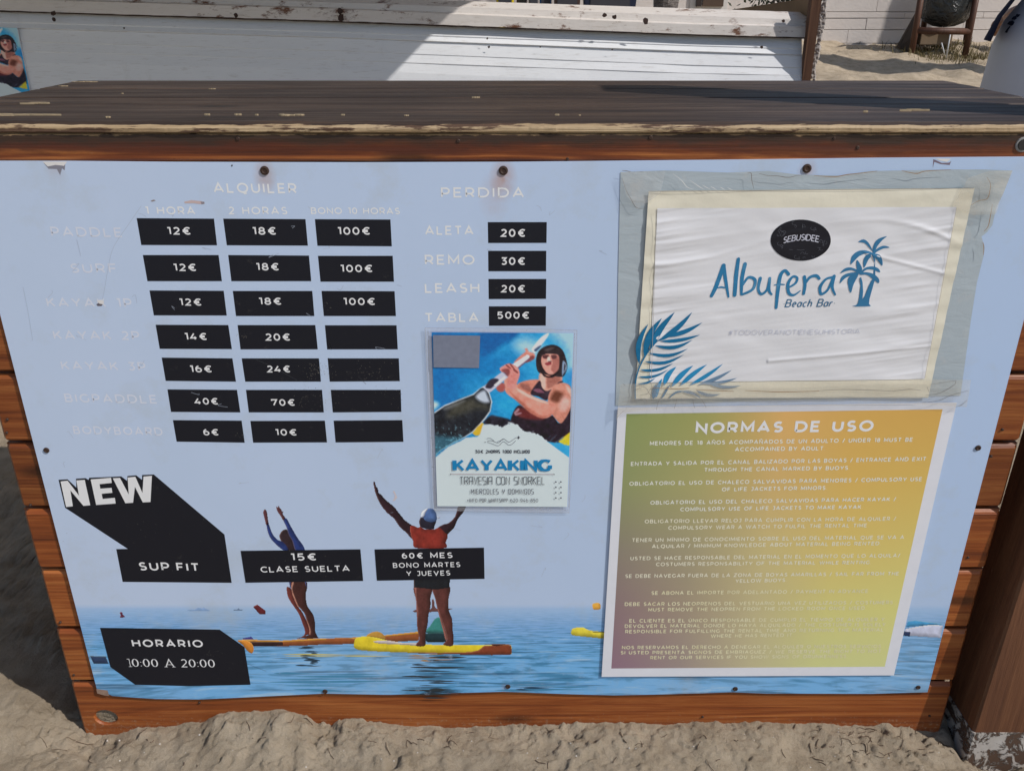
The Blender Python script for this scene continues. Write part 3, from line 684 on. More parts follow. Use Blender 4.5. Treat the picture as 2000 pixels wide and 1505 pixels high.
for s, x0, y0, x1, y1, cap, wn in (('ALQUILER',418,376.5,580,378,20,.05),('PERDIDA',861.4,386,1023.6,386,20,.05),('1 HORA',285,418.7,382,419,15.5,.1),('2 HORAS',447.5,418.7,561.6,419,15,.1),('BONO 10 HORAS',607.8,418,781.3,418.7,13,.14),
        ('ALETA',830.5,458.8,924.7,458.8,18,.08),('REMO',830,517,927,517,19.5,.08),('LEASH',830,572,936.6,571.7,19,.08),('TABLA',830,629,934.8,628.6,18,.1),
        ('PADDLE',101,461.6,240,463.4,19,.21),('SURF',139.4,533,230,533,18.5,.22),('KAYAK 1P',92.7,599,259,600.5,18,.24),('KAYAK 2P',106,662.6,274,664,17.6,.24),('KAYAK 3P',121,721.6,285.7,724,17,.27),('BIGPADDLE',128,785,307.7,788,17,.28),('BODYBOARD',144.6,847,318.5,850.6,16,.34)):
    mt = print_mat(ink(194, 197, 211) if wn < .2 else ink(180, 185, 202), 0.45, wn * .3, SKYI, seed=wn)
    o = lettering(B, s, x0, y0, x1, y1, cap, mt, 0.17, 0.30 if len(s) < 12 else .22, 2)
    o['label'] = 'sun-faded pale heading' if wn < .2 else 'almost faded row heading'
# NEW badge
nz = lambda pts: Z(90, 900, 5, pts)
badge = B.poly('badge', nz([(122,182),(210,177),(296,258),(292,172),(385,165),(415,183),(422,162),(735,149),(790,192),(795,145),(880,138),(938,183),(938,135),(1052,130),(1742,715),(1813,1187),(748,1178),(685,858),(798,856),(186,455)]), 2, BLACK)
badge['label'] = 'black block-shadow badge reading NEW and SUP FIT'
for pts in ([(142,198),(210,190),(322,335),(296,188),(378,182),(432,430),(366,436),(238,285),(262,440),(196,447)],
            [(436,178),(635,162),(642,212),(523,224),(530,268),(640,260),(648,308),(543,318),(553,368),(672,357),(680,413),(490,427)],
            [(652,167),(722,163),(808,325),(797,160),(872,152),(942,310),(952,150),(1034,143),(1020,398),(945,402),(868,250),(850,405),(775,410)]):
    B.poly('lettering', nz(pts), 5, WHITE, parent=badge)
lettering(B, 'SUP', 273, 1113, 332, 1113.6, 16, WHITE, 0.185, 0.3, 5, parent=badge); lettering(B, 'FIT', 346, 1114, 390, 1115, 16, WHITE, 0.185, 0.3, 5, parent=badge)
lettering(B, '.', 336.5, 1114, 339, 1114, 3, WHITE, 0.3, 0, 5, parent=badge)
# printed holiday picture: paddlers, boards, buoys, boats
def P5(ox, oy, pts, s=5): return Z(ox, oy, s, pts)
def psd(X, Y, pts):
    """signed distance (negative inside) of grid points to a closed polygon, numpy"""
    d = np.full(X.shape, 1e9); ins = np.zeros(X.shape, bool); n = len(pts)
    for i in range(n):
        ax, ay = pts[i]; bx_, by_ = pts[(i + 1) % n]; ex, ey = bx_ - ax, by_ - ay; L2 = ex * ex + ey * ey + 1e-9
        tt = np.clip(((X - ax) * ex + (Y - ay) * ey) / L2, 0, 1)
        d = np.minimum(d, (X - ax - tt * ex) ** 2 + (Y - ay - tt * ey) ** 2)
        c1 = (ay > Y) != (by_ > Y)
        xx = ax + (Y - ay) * ex / (ey if abs(ey) > 1e-9 else 1e-9)
        ins ^= c1 & (X < xx)
    d = np.sqrt(d); return np.where(ins, -d, d)
def vc_mat(name, attr, rough=0.35, spec=0.4):
    t = NT(name); a = t.new('ShaderNodeAttribute'); a.attribute_name = attr
    sp = t.ramp(t.noise(t.pos(), 130, 6, 0.7), [(0.70, 0.0), (0.76, 1.0)])
    t.color(t.mix(t.math('MULTIPLY', sp, 0.25), a.outputs['Color'], (0.45, 0.43, 0.40))); t.rough(rough); t.b.inputs['Specular IOR Level'].default_value = spec
    return t.m
M_PHOTO = vc_mat('photo_print', 'print', 0.42, 0.35)
TONE = {'printed_rider': (1.0, 0.60, (160, 116, 98), 0.5, (-0.9, -0.2)), 'printed_board': (1.02, 0.66, (232, 214, 150), 0.35, (0.0, -1.0)), 'printed_cap': (1.2, 0.6, (200, 205, 220), .4, (-.7, -.7)),
        'printed_buoy': (1.15, 0.7, (240, 190, 140), .35, (-.5, -.8)), 'printed_basket': (1.1, .6, (130, 190, 180), .3, (0, -1))}
def pic(name, lst, col, layer=1, label=None, smooth=True, n=4, worn=0.0):
    """one printed piece of the holiday picture: a fine grid cut to its outline, its ink toned from point to point"""
    hi, lo, rimc, rim, rd = TONE.get(name, (1.05, .9, (200, 200, 210), .1, (0, -1)))
    if name == 'printed_rider' and sum(col) > 330: rim = 0
    V = []; F = []; Cc = []
    for k, pts in enumerate(lst):
        q = catmull(pts, n) if smooth else pts
        xs = [a for a, b in q]; ys = [b for a, b in q]; st = 0.9 if max(xs) - min(xs) < 60 else 1.2
        X, Y = np.meshgrid(np.arange(min(xs) - 1, max(xs) + 2, st), np.arange(min(ys) - 1, max(ys) + 2, st)); sdv = psd(X, Y, q)
        gy_, gx_ = np.gradient(sdv); nl = np.sqrt(gx_ ** 2 + gy_ ** 2) + 1e-6; face = np.clip((gx_ * rd[0] + gy_ * rd[1]) / nl, -1, 1)
        wmax = max(2.0, min(9.0, -sdv.min()))
        core = np.clip(-sdv / wmax, 0, 1)
        tone = lo + (hi - lo) * (0.5 + 0.5 * face * (1 - core) + 0.35 * core) + (0.22 if name == 'printed_rider' else 0.10) * fbm(X / 9, Y / 14, 3 + k, 3)
        C_ = np.array(col, float)[None, None] * tone[..., None]
        rm_ = np.clip(1 - (-sdv) / max(1.4, wmax * .28), 0, 1) * np.clip(face * 1.4 - .2, 0, 1) * rim
        C_ = C_ * (1 - rm_[..., None]) + np.array(rimc, float) * rm_[..., None]
        C_ = np.clip(C_ + 7 * fbm(X / 2.3, Y / 2.3, 19, 2)[..., None], 5, 250) / 255.0
        L_ = np.where(C_ <= 0.04045, C_ / 12.92, ((C_ + .055) / 1.055) ** 2.4) / np.array(EP)
        idx = -np.ones(X.shape, int); keep = sdv < st * .35; use = keep[:-1, :-1].astype(int) + keep[1:, :-1] + keep[1:, 1:] + keep[:-1, 1:] >= 3
        for a, b in zip(*np.nonzero(use)):
            cell = []
            for da, db in ((0, 0), (1, 0), (1, 1), (0, 1)):
                if idx[a + da, b + db] < 0:
                    idx[a + da, b + db] = len(V); V.append(tuple(B.p(X[a + da, b + db], Y[a + da, b + db], layer * .3 + .3 + .04 * k))); Cc.append(tuple(L_[a + da, b + db]) + (1.0,))
                cell.append(int(idx[a + da, b + db]))
            F.append(cell)
    o = mesh_obj(name, V, F, M_PHOTO, B.parent); at = o.data.color_attributes.new('print', 'FLOAT_COLOR', 'POINT'); at.data.foreach_set('color', np.clip(np.array(Cc), 0.004, 1).ravel())
    if label: o['label'] = label
    return o
A1 = lambda pts: P5(150, 1120, pts); A2 = lambda pts: P5(450, 1120, pts); A3 = lambda pts: P5(800, 1120, pts)
pic('printed_boat', [A1([(1085,350),(1150,348),(1185,330),(1235,335),(1240,322),(1250,335),(1300,358),(1270,364),(1110,362)])], (112, 138, 172), n=3)
pic('printed_boat', [A1([(1528,350),(1570,347),(1580,335),(1590,347),(1625,350),(1600,357),(1545,357)])], (78, 98, 125), n=3)
pic('printed_buoy', [A1([(420,378),(445,375),(450,400),(468,415),(462,424),(420,424),(430,405)])], (84, 34, 56), n=3)
pic('printed_buoy', [A1([(1722,320),(1762,300),(1845,362),(1845,395),(1790,397)])], (84, 30, 36), smooth=False)
pic('printed_board', [A1([(130,800),(280,805),(310,875),(165,875)])], (40, 58, 88), smooth=False)
pic('printed_buoy', [A3([(1785,315),(1795,288),(1850,285),(1868,320),(1855,345),(1800,348)])], (205, 150, 62), n=4)
pic('printed_board', [A3([(1575,575),(1600,530),(1690,522),(1760,550),(1895,572),(1895,628),(1700,612),(1600,600)])], (206, 190, 62), n=4)
pic('printed_board', [A3([(1780,562),(1895,562),(1895,572),(1800,572)])], (48, 42, 40), 3, smooth=False)
# white board at the right edge
pic('printed_board', [Z(1500, 1080, 5.556, [(1490,820),(1620,795),(1760,775),(1900,780),(1870,915),(1700,905),(1540,895),(1470,890)])], (182, 186, 205), 2, smooth=False)
pic('printed_board', [Z(1500, 1080, 5.556, [(1475,845),(1545,850),(1540,900),(1465,890)])], (38, 52, 84), 3, smooth=False)
pic('printed_board', [Z(1500, 1080, 5.556, [(1515,735),(1600,725),(1700,740),(1870,760),(1890,775),(1760,778),(1600,790),(1500,800)])], (66, 140, 186), 1, smooth=False)
# far sup board with its rider (girl)
pic('printed_board', [A2([(70,650),(150,640),(500,655),(700,632),(900,628),(1150,622),(1300,612),(1500,600),(1700,580),(1840,562),(1840,650),(1600,665),(1400,660),(1210,685),(900,690),(700,702),(520,706),(230,706),(150,690)])], (140, 78, 42), 2, 'long orange paddle board of the far rider', smooth=False)
pic('printed_board', [A2([(70,648),(150,640),(500,650),(940,628),(930,645),(520,668),(150,660)]), A2([(1150,625),(1500,598),(1840,562),(1840,585),(1500,615),(1200,640)])], (196, 138, 58), 3, smooth=False)
pic('printed_board', [A2([(200,665),(510,662),(515,702),(230,706)])], (46, 28, 30), 4, smooth=False)
pic('printed_board', [A2([(70,650),(160,650),(215,690),(228,740),(205,775),(160,740),(120,690)])], (206, 130, 48), 5, 'orange tail of the board', n=3)
pic('printed_fin', [A2([(120,628),(200,612),(228,640),(130,638)])], (52, 50, 110), 5, smooth=False)
pic('printed_buoy', [A2([(1330,610),(1370,575),(1430,562),(1480,580),(1515,625),(1500,640),(1400,635)])], (160, 120, 52), 5)
G1 = lambda pts: Z(560, 1100, 9.4, pts)
girl = []
pic('printed_rider', [G1([(0,440),(40,430),(90,480),(140,640),(200,780),(270,870),(330,980),(400,1120),(440,1230),(430,1300),(360,1310),(320,1340),(240,1370),(170,1370),(280,1340),(330,1290),(325,1190),(290,1100),(240,960),(200,880),(130,780),(50,660),(10,560)])], (96, 44, 40), 5, n=3)
pic('printed_rider', [G1([(75,330),(350,330),(375,450),(350,560),(372,760),(440,870),(490,950),(520,1080),(525,1240),(565,1340),(560,1368),(270,1368),(330,1330),(430,1290),(415,1180),(340,940),(280,850),(200,760),(150,640),(105,540),(85,430)])], (62, 34, 32), 6, n=3)
pic('printed_rider', [G1([(100,345),(140,340),(120,400),(110,470),(130,560),(200,740),(230,800),(200,780),(140,650),(100,540),(85,430)]), G1([(330,930),(380,1050),(440,1200),(440,1290),(415,1290),(415,1200),(370,1060)])], (168, 118, 100), 7, n=3)
pic('printed_rider', [G1([(40,330),(75,330),(80,450),(60,420)]), G1([(330,330),(352,330),(372,450),(350,400)])], (52, 72, 128), 8, smooth=False)
G2 = lambda pts: Z(450, 900, 5.79, pts)
pic('printed_rider', [G2([(555,840),(590,785),(640,775),(690,830),(730,920),(740,1005),(650,1005),(600,930),(568,890)])], (48, 34, 40), 5, n=4)
pic('printed_rider', [G2([(408,720),(430,705),(470,810),(520,880),(600,920),(660,1005),(600,1005),(530,950),(470,890),(430,820)]), G2([(598,665),(635,650),(690,750),(760,870),(820,950),(836,1010),(740,1010),(700,900),(660,830),(632,740)])], (36, 54, 112), 6, n=4)
pic('printed_rider', [G2([(372,575),(385,548),(405,555),(418,600),(425,660),(432,712),(405,718),(390,660),(376,610)]), G2([(520,510),(535,528),(545,508),(560,535),(578,550),(585,575),(600,560),(592,600),(620,640),(598,665),(570,620),(545,585),(525,550)])], (88, 50, 56), 6, n=3)
# near sup board with the man
pic('printed_board', [A2([(1205,690),(1225,630),(1290,610),(1370,612),(1500,640),(1600,668),(1800,680),(2000,690),(2400,690),(2600,690),(2720,690),(2745,710),(2750,760),(2735,785),(2600,790),(2300,785),(2000,775),(1700,768),(1400,755),(1260,742),(1215,720)])], (208, 186, 44), 7, 'yellow paddle board of the near rider', n=4)
pic('printed_board', [A2([(1400,655),(1550,650),(1680,672),(1850,676),(1850,700),(1700,692),(1450,678)])], (188, 178, 178), 8, n=3)
pic('printed_board', [A3([(0,762),(300,768),(600,760),(680,740),(730,700),(960,686),(990,700),(1000,760),(985,790),(800,793),(400,785),(0,772)])], (120, 58, 34), 8, smooth=False)
pic('printed_board', [A3([(720,690),(800,686),(810,698),(850,705),(940,690),(960,686),(900,684),(740,684)])], (70, 34, 30), 9, smooth=False)
M1 = lambda pts: Z(700, 920, 6.27, pts)
pic('printed_kayaker', [A3([(205,345),(215,290),(218,255),(235,250),(245,290),(262,340),(400,338),(410,345),(260,370),(45,372),(70,348)])], (92, 60, 58), 6, n=3)
pic('printed_basket', [A3([(160,575),(200,510),(250,440),(295,430),(330,540),(350,580)])], (52, 118, 112), 6, n=3)
pic('printed_basket', [A3([(160,580),(350,578),(360,640),(330,665),(180,665),(150,620)])], (24, 46, 52), 7, n=3)
pic('printed_rider', [A3([(45,120),(215,120),(205,230),(205,310),(185,400),(178,480),(155,600),(150,700),(60,700),(95,640),(80,560),(70,460),(80,380),(65,260)]), A3([(225,120),(390,120),(380,250),(385,360),(415,440),(420,540),(428,600),(420,700),(330,690),(365,640),(350,560),(310,440),(275,350),(250,240)])], (84, 46, 42), 9, n=4)
pic('printed_rider', [A3([(48,130),(70,130),(72,250),(85,380),(80,480),(70,400),(62,250)]), A3([(275,350),(295,370),(330,500),(368,620),(350,640),(330,560),(300,450)])], (140, 88, 80), 10, n=3)
pic('printed_rider', [A3([(40,50),(398,48),(385,135),(280,150),(225,150),(130,140),(42,132)])], (26, 30, 36), 11, smooth=False)
pic('printed_rider', [M1([(183,135),(200,130),(215,180),(240,220),(250,265),(290,295),(320,340),(430,430),(480,490),(560,590),(640,650),(700,690),(700,800),(650,820),(590,750),(510,680),(440,580),(350,500),(270,400),(215,280),(195,210)]),
                      M1([(970,700),(1040,650),(1110,630),(1180,560),(1210,470),(1225,430),(1310,430),(1290,490),(1220,580),(1170,690),(1090,770),(1060,850),(1000,790)])], (44, 26, 34), 6, n=4)
pic('printed_rider', [M1([(640,665),(740,690),(760,680),(820,710),(940,705),(990,690),(1060,750),(1095,790),(1070,870),(1062,938),(710,938),(670,850),(640,770)])], (128, 44, 36), 7, 'red shirt of the near rider', n=4)
pic('printed_rider', [M1([(745,620),(760,570),(800,550),(880,560),(950,600),(935,660),(920,705),(850,710),(790,690),(760,680)])], (34, 32, 46), 8, n=4)
pic('printed_cap', [M1([(770,545),(800,490),(850,455),(910,460),(950,510),(962,570),(945,610),(880,620),(820,600),(800,570)])], (66, 90, 132), 9, 'blue and white cap of the near rider', n=4)
pic('printed_cap', [M1([(765,560),(775,500),(830,460),(850,458),(820,510),(800,555)]), M1([(960,545),(998,565),(975,572)])], (178, 184, 200), 10, n=3)
# broken reflections on the printed water
def streaks(cx, cy, w_, h_, n, col, lay=5, seed=1):
    rnd = random.Random(seed); lst = []
    for k in range(n):
        y = cy + h_ * (k + rnd.random()) / n; sp_ = w_ * rnd.uniform(.35, 1.0); x = cx + rnd.uniform(-.35, .35) * w_
        t_ = rnd.uniform(1.2, 3.2)
        lst.append([(x - sp_ / 2, y), (x - sp_ * .2, y - t_ * .6), (x + sp_ * .15, y - t_ * rnd.uniform(-.2, .8)), (x + sp_ / 2, y + rnd.uniform(-1, 1)), (x + sp_ * .1, y + t_ * .5), (x - sp_ * .25, y + t_ * .5)])
    return B.polys('printed_reflection', lst, lay * .3, print_mat(ink(*col), 0.42, 0.15, SKYI), True, n=3)
streaks(605, 1262, 36, 40, 13, (34, 52, 66), seed=3); streaks(855, 1280, 90, 82, 22, (38, 46, 50), seed=5); streaks(845, 1276, 70, 16, 5, (150, 110, 50), 4, 7)
streaks(850, 1347, 90, 6, 3, (30, 42, 50), seed=11); streaks(700, 1277, 200, 5, 3, (178, 168, 96), 4, 8); streaks(1040, 1340, 60, 8, 3, (30, 60, 84), seed=12)
streaks(900, 1250, 150, 90, 16, (56, 106, 138), 3, 21); streaks(640, 1310, 190, 40, 10, (60, 118, 150), 3, 22); streaks(1080, 1310, 180, 40, 12, (60, 116, 150), 3, 23)
# black boxes with prices of the classes
b = B.poly('price_box', [(470,1074.8),(704,1071.8),(709.4,1133.5),(479.7,1137)], 7, BLACK)
lettering(B, '15€', 568.3, 1093.8, 619, 1093.4, 14, WHITE, 0.185, 0.24, 9, parent=b); lettering(B, 'CLASE SUELTA', 510, 1117, 683.5, 1114.7, 11.5, WHITE, 0.17, 0.26, 9, parent=b)
b = B.poly('price_box', [(731.6,1072),(945.3,1068.6),(946.4,1129.4),(736.2,1133)], 7, BLACK)
lettering(B, '60€ MES', 785.3, 1089.9, 884, 1088.7, 11, WHITE, 0.18, 0.3, 9, parent=b); lettering(B, 'BONO MARTES', 768, 1108, 899, 1106.3, 9.7, WHITE, 0.16, 0.3, 9, parent=b); lettering(B, 'Y JUEVES', 794, 1124, 879.4, 1122.6, 9.7, WHITE, 0.16, 0.3, 9, parent=b)
hb = B.poly('opening_hours_box', [(195.6,1225),(429,1228.4),(477.4,1262.4),(489.4,1336),(370,1338.6),(264.4,1336),(216,1301.6)], 7, BLACK)
lettering(B, 'HORARIO', 259.4, 1262, 397.4, 1263, 14.5, WHITE, 0.19, 0.32, 9, parent=hb)
lettering(B, '10:00 A 20:00', 250, 1301, 420.4, 1302.4, 16, WHITE, 0.105, 0.22, 9, parent=hb, serif=True)
# screws through the board
def screw(px, py, r, sheet=B, mat=M_SCREW, dirt=True):
    q = sheet.p(px, py); m = MB(); n = 16
    rings = [(r, 0.0002), (r * .96, 0.0016), (r * .6, 0.0022), (r * .35, 0.0014)]
    for rr, d in rings: m.v += [(q.x + rr * math.cos(6.28318 * k / n), q.y - d, q.z + rr * math.sin(6.28318 * k / n)) for k in range(n)]
    for a in range(3): m.f += [(a * n + k, a * n + (k + 1) % n, (a + 1) * n + (k + 1) % n, (a + 1) * n + k) for k in range(n)]
    m.f.append(tuple(3 * n + k for k in range(n)))
    return m.build('screw', mat, board, False)
for px, py, r in ((517, 333, .0062), (983, 333, .0064), (1576, 329, .0062), (635, 1349, .0046), (992, 1339.5, .0046), (1436, 1344, .0046), (1793, 1341, .0042), (91, 878.5, .0046), (1910, 874, .0046)): screw(px, py, r)
M_HOLE = plain('torn_hole_dark', (0.03, 0.03, 0.035), 0.9); M_TORN = plain('torn_print_white', (0.78, 0.76, 0.74), 0.7, .1, 90)
# torn spots where old fixings pulled through
def torn(lst, mat, lay, name='torn_patch'): return B.polys(name, lst, lay, mat, False)
torn([Z(0, 300, 3.96, [(330,62),(520,62),(495,95),(430,88),(370,100)])], M_TORN, 2)
torn([Z(0, 300, 3.96, [(335,68),(380,95),(430,88),(505,85),(500,130),(480,115),(465,168),(440,120),(375,118)])], print_mat(ink(110, 110, 120)), 1)
torn([Z(1590, 310, 4.854, [(1150,0),(1300,0),(1260,30),(1200,20)])], M_TORN, 3)
torn([Z(1590, 310, 4.854, [(1130,5),(1150,12),(1210,40),(1280,38),(1300,22),(1285,60),(1200,52),(1140,30),(1125,90)])], print_mat(ink(104, 92, 104)), 2)
torn([Z(0, 300, 3.96, [(750,1140),(775,1128),(805,1140),(800,1165),(770,1160)])], M_TORN, 3.4); torn([Z(0, 300, 3.96, [(745,1165),(770,1150),(800,1160),(785,1178),(755,1178)])], print_mat(ink(84, 80, 88)), 3)
torn([Z(0, 300, 3.96, [(1425,372),(1480,360),(1560,368),(1585,380),(1560,392),(1500,384),(1430,384)])], print_mat(ink(168, 150, 148)), 3.2)
torn([Z(0, 300, 3.96, [(1550,372),(1580,372),(1582,388),(1560,392)])], print_mat(ink(120, 112, 118)), 3.6)
torn([Z(0, 300, 3.96, [(1165,365),(1190,355),(1205,364),(1175,372)])], print_mat(ink(120, 112, 112)), 3.2)
torn([Z(0, 300, 3.96, [(1787,90),(1798,84),(1800,97),(1790,102)])], M_HOLE, 3.2)
torn([Z(700, 920, 6.27, [(420,245),(440,235),(465,290),(478,320),(445,360),(418,362),(440,330),(445,290)])], print_mat(ink(176, 168, 172)), 3)
# torn corner, bottom left
torn([Z(150, 1120, 5, [(190,1120),(240,1128),(300,1135),(318,1190),(270,1185),(200,1165)])], plain('torn_corner', (0.30, 0.20, 0.15), 0.8, .4, 90), 5)
# fine scratches
def hair(lst, col, wd=0.0005, lay=3.0, name='scratches'):
    m = MB()
    for k, pts in enumerate(lst):
        P = [B.p(a, b) for a, b in catmull(pts, 4, False)]
        v, f = ribbon([(q.x, q.z) for q in P], wd); m.add([(q.x, BY - (lay + .05 * k) * LAY, q.y) for q in v], f)
    o = m.build(name, print_mat(ink(*col)), board); o['kind'] = 'stuff'; return o
hair([[(276,402),(250,440),(222,482),(212,520),(205,560),(200,585)], [(45,560),(55,610),(64,665)], [(1790,1110),(1795,1120)], [(150,468),(158,500)]], (148, 158, 174), 0.0005)
rs = random.Random(4)
hair([[(x, y), (x + rs.uniform(-9, 9), y + rs.uniform(-6, 9)), (x + rs.uniform(-16, 16), y + rs.uniform(-3, 16))] for x, y in [(rs.uniform(80, 1180), rs.uniform(330, 1150)) for _ in range(46)]], (142, 150, 164), 0.0004, 1.0)
hair([[(500,702),(530,715),(580,742)], [(700,735),(715,750)], [(470,1290),(520,1310)]], (60, 62, 66), 0.0004, 4)
# scuffed dust on the black boxes
m = MB(); 
for cx_, cy_, n_, s_ in ((617,723,90,16),(640,600,10,8),(478,655,14,6),(720,730,60,22),(610,780,60,26),(470,850,12,7),(300,1040,24,60),(415,1275,14,8),(600,1100,16,60),(740,770,18,30)):
    for k in range(n_):
        a = B.p(cx_ + rs.gauss(0, s_), cy_ + rs.gauss(0, s_ * .5)); r_ = rs.uniform(.0002, .0006)
        m.add([(a.x - r_, BY - 8.7 * LAY, a.z), (a.x, BY - 8.7 * LAY, a.z - r_), (a.x + r_, BY - 8.7 * LAY, a.z), (a.x, BY - 8.7 * LAY, a.z + r_)], [(0, 1, 2, 3)])
# keep the flecks off the pale print: they only lie where the black boxes are
o = m.build('dust_flecks', plain('dust', (0.22, 0.20, 0.17), .9), board); o['kind'] = 'stuff'

# =================================================================== FLYERS: painted picture of the paddler
def paint_flyer(X, Y):
    """X, Y: flyer picture coordinates; returns the printed colour (sRGB 0..255) of every grid point"""
    C3 = np.zeros(X.shape + (3,)); C3[:] = (14, 112, 172)
    def blend(a, col): C3[:] = C3 * (1 - a[..., None]) + np.array(col, float) * a[..., None]
    def P(pts, col, blur=10, sm=True, a=1.0, tex=0.0):
        q = catmull(pts, 4) if sm else pts
        xs = [k[0] for k in q]; ys = [k[1] for k in q]; mg = blur * 2 + 10
        msk = (X > min(xs) - mg) & (X < max(xs) + mg) & (Y > min(ys) - mg) & (Y < max(ys) + mg)
        if not msk.any(): return
        sdv = psd(X[msk], Y[msk], q); al = np.clip(0.5 - sdv / blur, 0, 1) * a
        full = np.zeros(X.shape); full[msk] = al
        cc = np.array(col, float)
        if tex: cc = cc + (fbm(X / 60, Y / 60, 5, 3) * tex)[..., None]
        C3[:] = C3 * (1 - full[..., None]) + cc * full[..., None]
    n1 = fbm(X / 300, Y / 260, 3, 4)
    blend(np.clip((X - 700) / 900 + (Y - 100) / 3500 + n1 * .8, 0, 1) * .8, (52, 158, 205))
    P([(740,100),(1180,100),(1150,200),(1000,280),(900,360),(740,390)], (0, 88, 150), 70)
    P([(140,100),(400,100),(420,1000),(140,1000)], (0, 95, 160), 300, False, .6)
    P([(1150,260),(1300,190),(1500,300),(1420,420),(1250,380)], (150, 188, 214), 150)
    P([(1560,80),(1950,80),(1950,620),(1800,560),(1760,300)], (150, 186, 208), 160)
    P([(1820,600),(1900,600),(1900,760),(1800,740)], (40, 130, 190), 90)
    P([(160,960),(230,990),(190,1050),(150,1040)], (190, 215, 230), 60)
    P([(900,900),(1150,900),(1250,1150),(1000,1100)], (34, 150, 200), 160)
    P([(860,1130),(950,1140),(1100,1180),(1180,1260),(1000,1280),(780,1230)], (30, 28, 40), 24, tex=30)
    # far arm
    P([(1180,500),(1150,480),(1230,400),(1290,350),(1280,320),(1310,312),(1330,350),(1390,370),(1408,410),(1380,440),(1300,480),(1240,500),(1180,560),(1120,520)], (196, 122, 108), 14, tex=24)
    P([(1330,420),(1385,400),(1395,440),(1310,485),(1290,470)], (120, 60, 60), 16)
    # far shoulder, chest
    P([(1190,750),(1290,705),(1450,690),(1520,740),(1500,860),(1350,880),(1200,800)], (188, 118, 100), 14, tex=22)
    P([(1230,740),(1330,760),(1360,840),(1250,800)], (120, 72, 66), 30, a=.7)
    P([(1470,600),(1710,600),(1730,720),(1620,840),(1480,840)], (205, 142, 124), 14, tex=16)
    P([(1470,640),(1520,640),(1540,760),(1500,830),(1470,760)], (226, 180, 168), 20, a=.7)
    P([(1560,650),(1700,640),(1700,720),(1560,800)], (140, 84, 74), 30, a=.8)
    # vest
    P([(1350,860),(1440,720),(1475,715),(1490,780),(1540,830),(1620,800),(1700,720),(1752,716),(1650,790),(1590,870),(1545,945),(1450,900)], (44, 32, 44), 10, tex=16)
    P([(1385,820),(1450,800),(1520,850),(1440,850)], (150, 92, 112), 14, a=.7)
    P([(1130,1110),(1205,1005),(1300,1050),(1500,1160),(1620,1130),(1710,1225),(1845,1020),(1850,1380),(1700,1460),(1500,1430),(1290,1330),(1120,1240)], (32, 22, 34), 12, tex=12)
    P([(1180,1060),(1260,1040),(1480,1140),(1500,1180),(1300,1170),(1190,1130)], (96, 38, 40), 40)
    for q in ([(1150,1090),(1200,1040),(1215,1060),(1165,1110)], [(1160,1110),(1230,1090),(1240,1105),(1175,1130)]): P(q, (150, 110, 120), 10)
    # near arm
    P([(1560,960),(1580,860),(1640,770),(1720,732),(1800,745),(1845,800),(1848,960),(1835,1060),(1760,1190),(1710,1224),(1640,1150),(1560,1040)], (190, 126, 108), 12, tex=20)
    P([(1600,900),(1660,830),(1740,860),(1750,930),(1680,970),(1610,950)], (104, 58, 44), 40)
    P([(1740,900),(1820,930),(1830,1020),(1760,1080),(1700,1040)], (222, 176, 168), 60, a=.7)
    P([(1780,760),(1840,810),(1845,900),(1815,850)], (226, 186, 176), 24, a=.7)
    P([(1030,680),(1040,640),(1200,620),(1190,780),(1350,880),(1560,960),(1645,985),(1650,1060),(1600,1135),(1500,1163),(1350,1095),(1200,960),(1060,860),(1030,760)], (205, 134, 118), 12, tex=18)
    P([(1100,840),(1210,930),(1360,1060),(1500,1140),(1600,1110),(1500,1163),(1350,1100),(1190,960)], (158, 88, 72), 26, a=.8)
    P([(1200,800),(1360,890),(1560,975),(1540,985),(1340,915),(1200,830)], (232, 190, 178), 16, a=.7)
    P([(930,790),(1000,730),(1040,760),(1030,830),(970,840)], (160, 84, 78), 18)
    # paddle blade
    P([(150,1110),(300,1005),(500,925),(650,868),(730,800),(780,770),(850,850),(884,960),(862,1080),(800,1170),(740,1240),(640,1340),(540,1400),(400,1470),(250,1560),(150,1650)], (196, 205, 214), 10, False)
    P([(150,1125),(300,1020),(500,940),(660,876),(740,800),(780,785),(840,860),(872,960),(850,1075),(790,1160),(730,1230),(640,1325),(540,1390),(400,1460),(250,1550),(150,1640)], (26, 30, 38), 10, False, tex=16)
    P([(420,990),(640,910),(700,960),(820,990),(840,1060),(700,1050),(500,1120),(330,1150)], (74, 72, 58), 90, a=.7)
    P([(690,880),(790,820),(830,900),(850,960),(780,970),(700,930)], (176, 186, 200), 40)
    P([(300,1030),(520,950),(540,965),(330,1060)], (120, 122, 120), 40, a=.7)
    n2 = vnoise(X / 16, Y / 22, 9) + 0.6 * vnoise(X / 8, Y / 9, 4)
    dens = np.clip((Y - 1080) / 450, 0, 1) * (X < 760) * (X > 150) * np.clip((900 - X) / 300, 0, 1)
    blend(np.clip((n2 - 0.46 + dens * 0.34) * 6, 0, 1) * dens, (120, 172, 186))
    P([(150,1400),(420,1390),(520,1400),(420,1480),(250,1580),(170,1700),(150,1660)], (66, 130, 152), 60, a=.6)
    # shaft
    P([(770,790),(800,755),(1000,600),(1030,612),(1085,655),(880,830),(850,850)], (176, 178, 194), 8, False)
    P([(800,780),(860,690),(940,680),(960,710),(880,790),(840,800)], (44, 38, 54), 16)
    P([(900,760),(1030,650),(1050,670),(930,770)], (232, 214, 226), 8, False)
    P([(1130,505),(1310,388),(1340,398),(1340,425),(1190,548)], (214, 208, 222), 8, False); P([(1190,548),(1345,425),(1345,440),(1200,560)], (96, 60, 86), 8, False)
    P([(1365,330),(1400,270),(1490,170),(1572,125),(1560,170),(1500,250),(1430,330),(1400,365)], (214, 226, 238), 12)
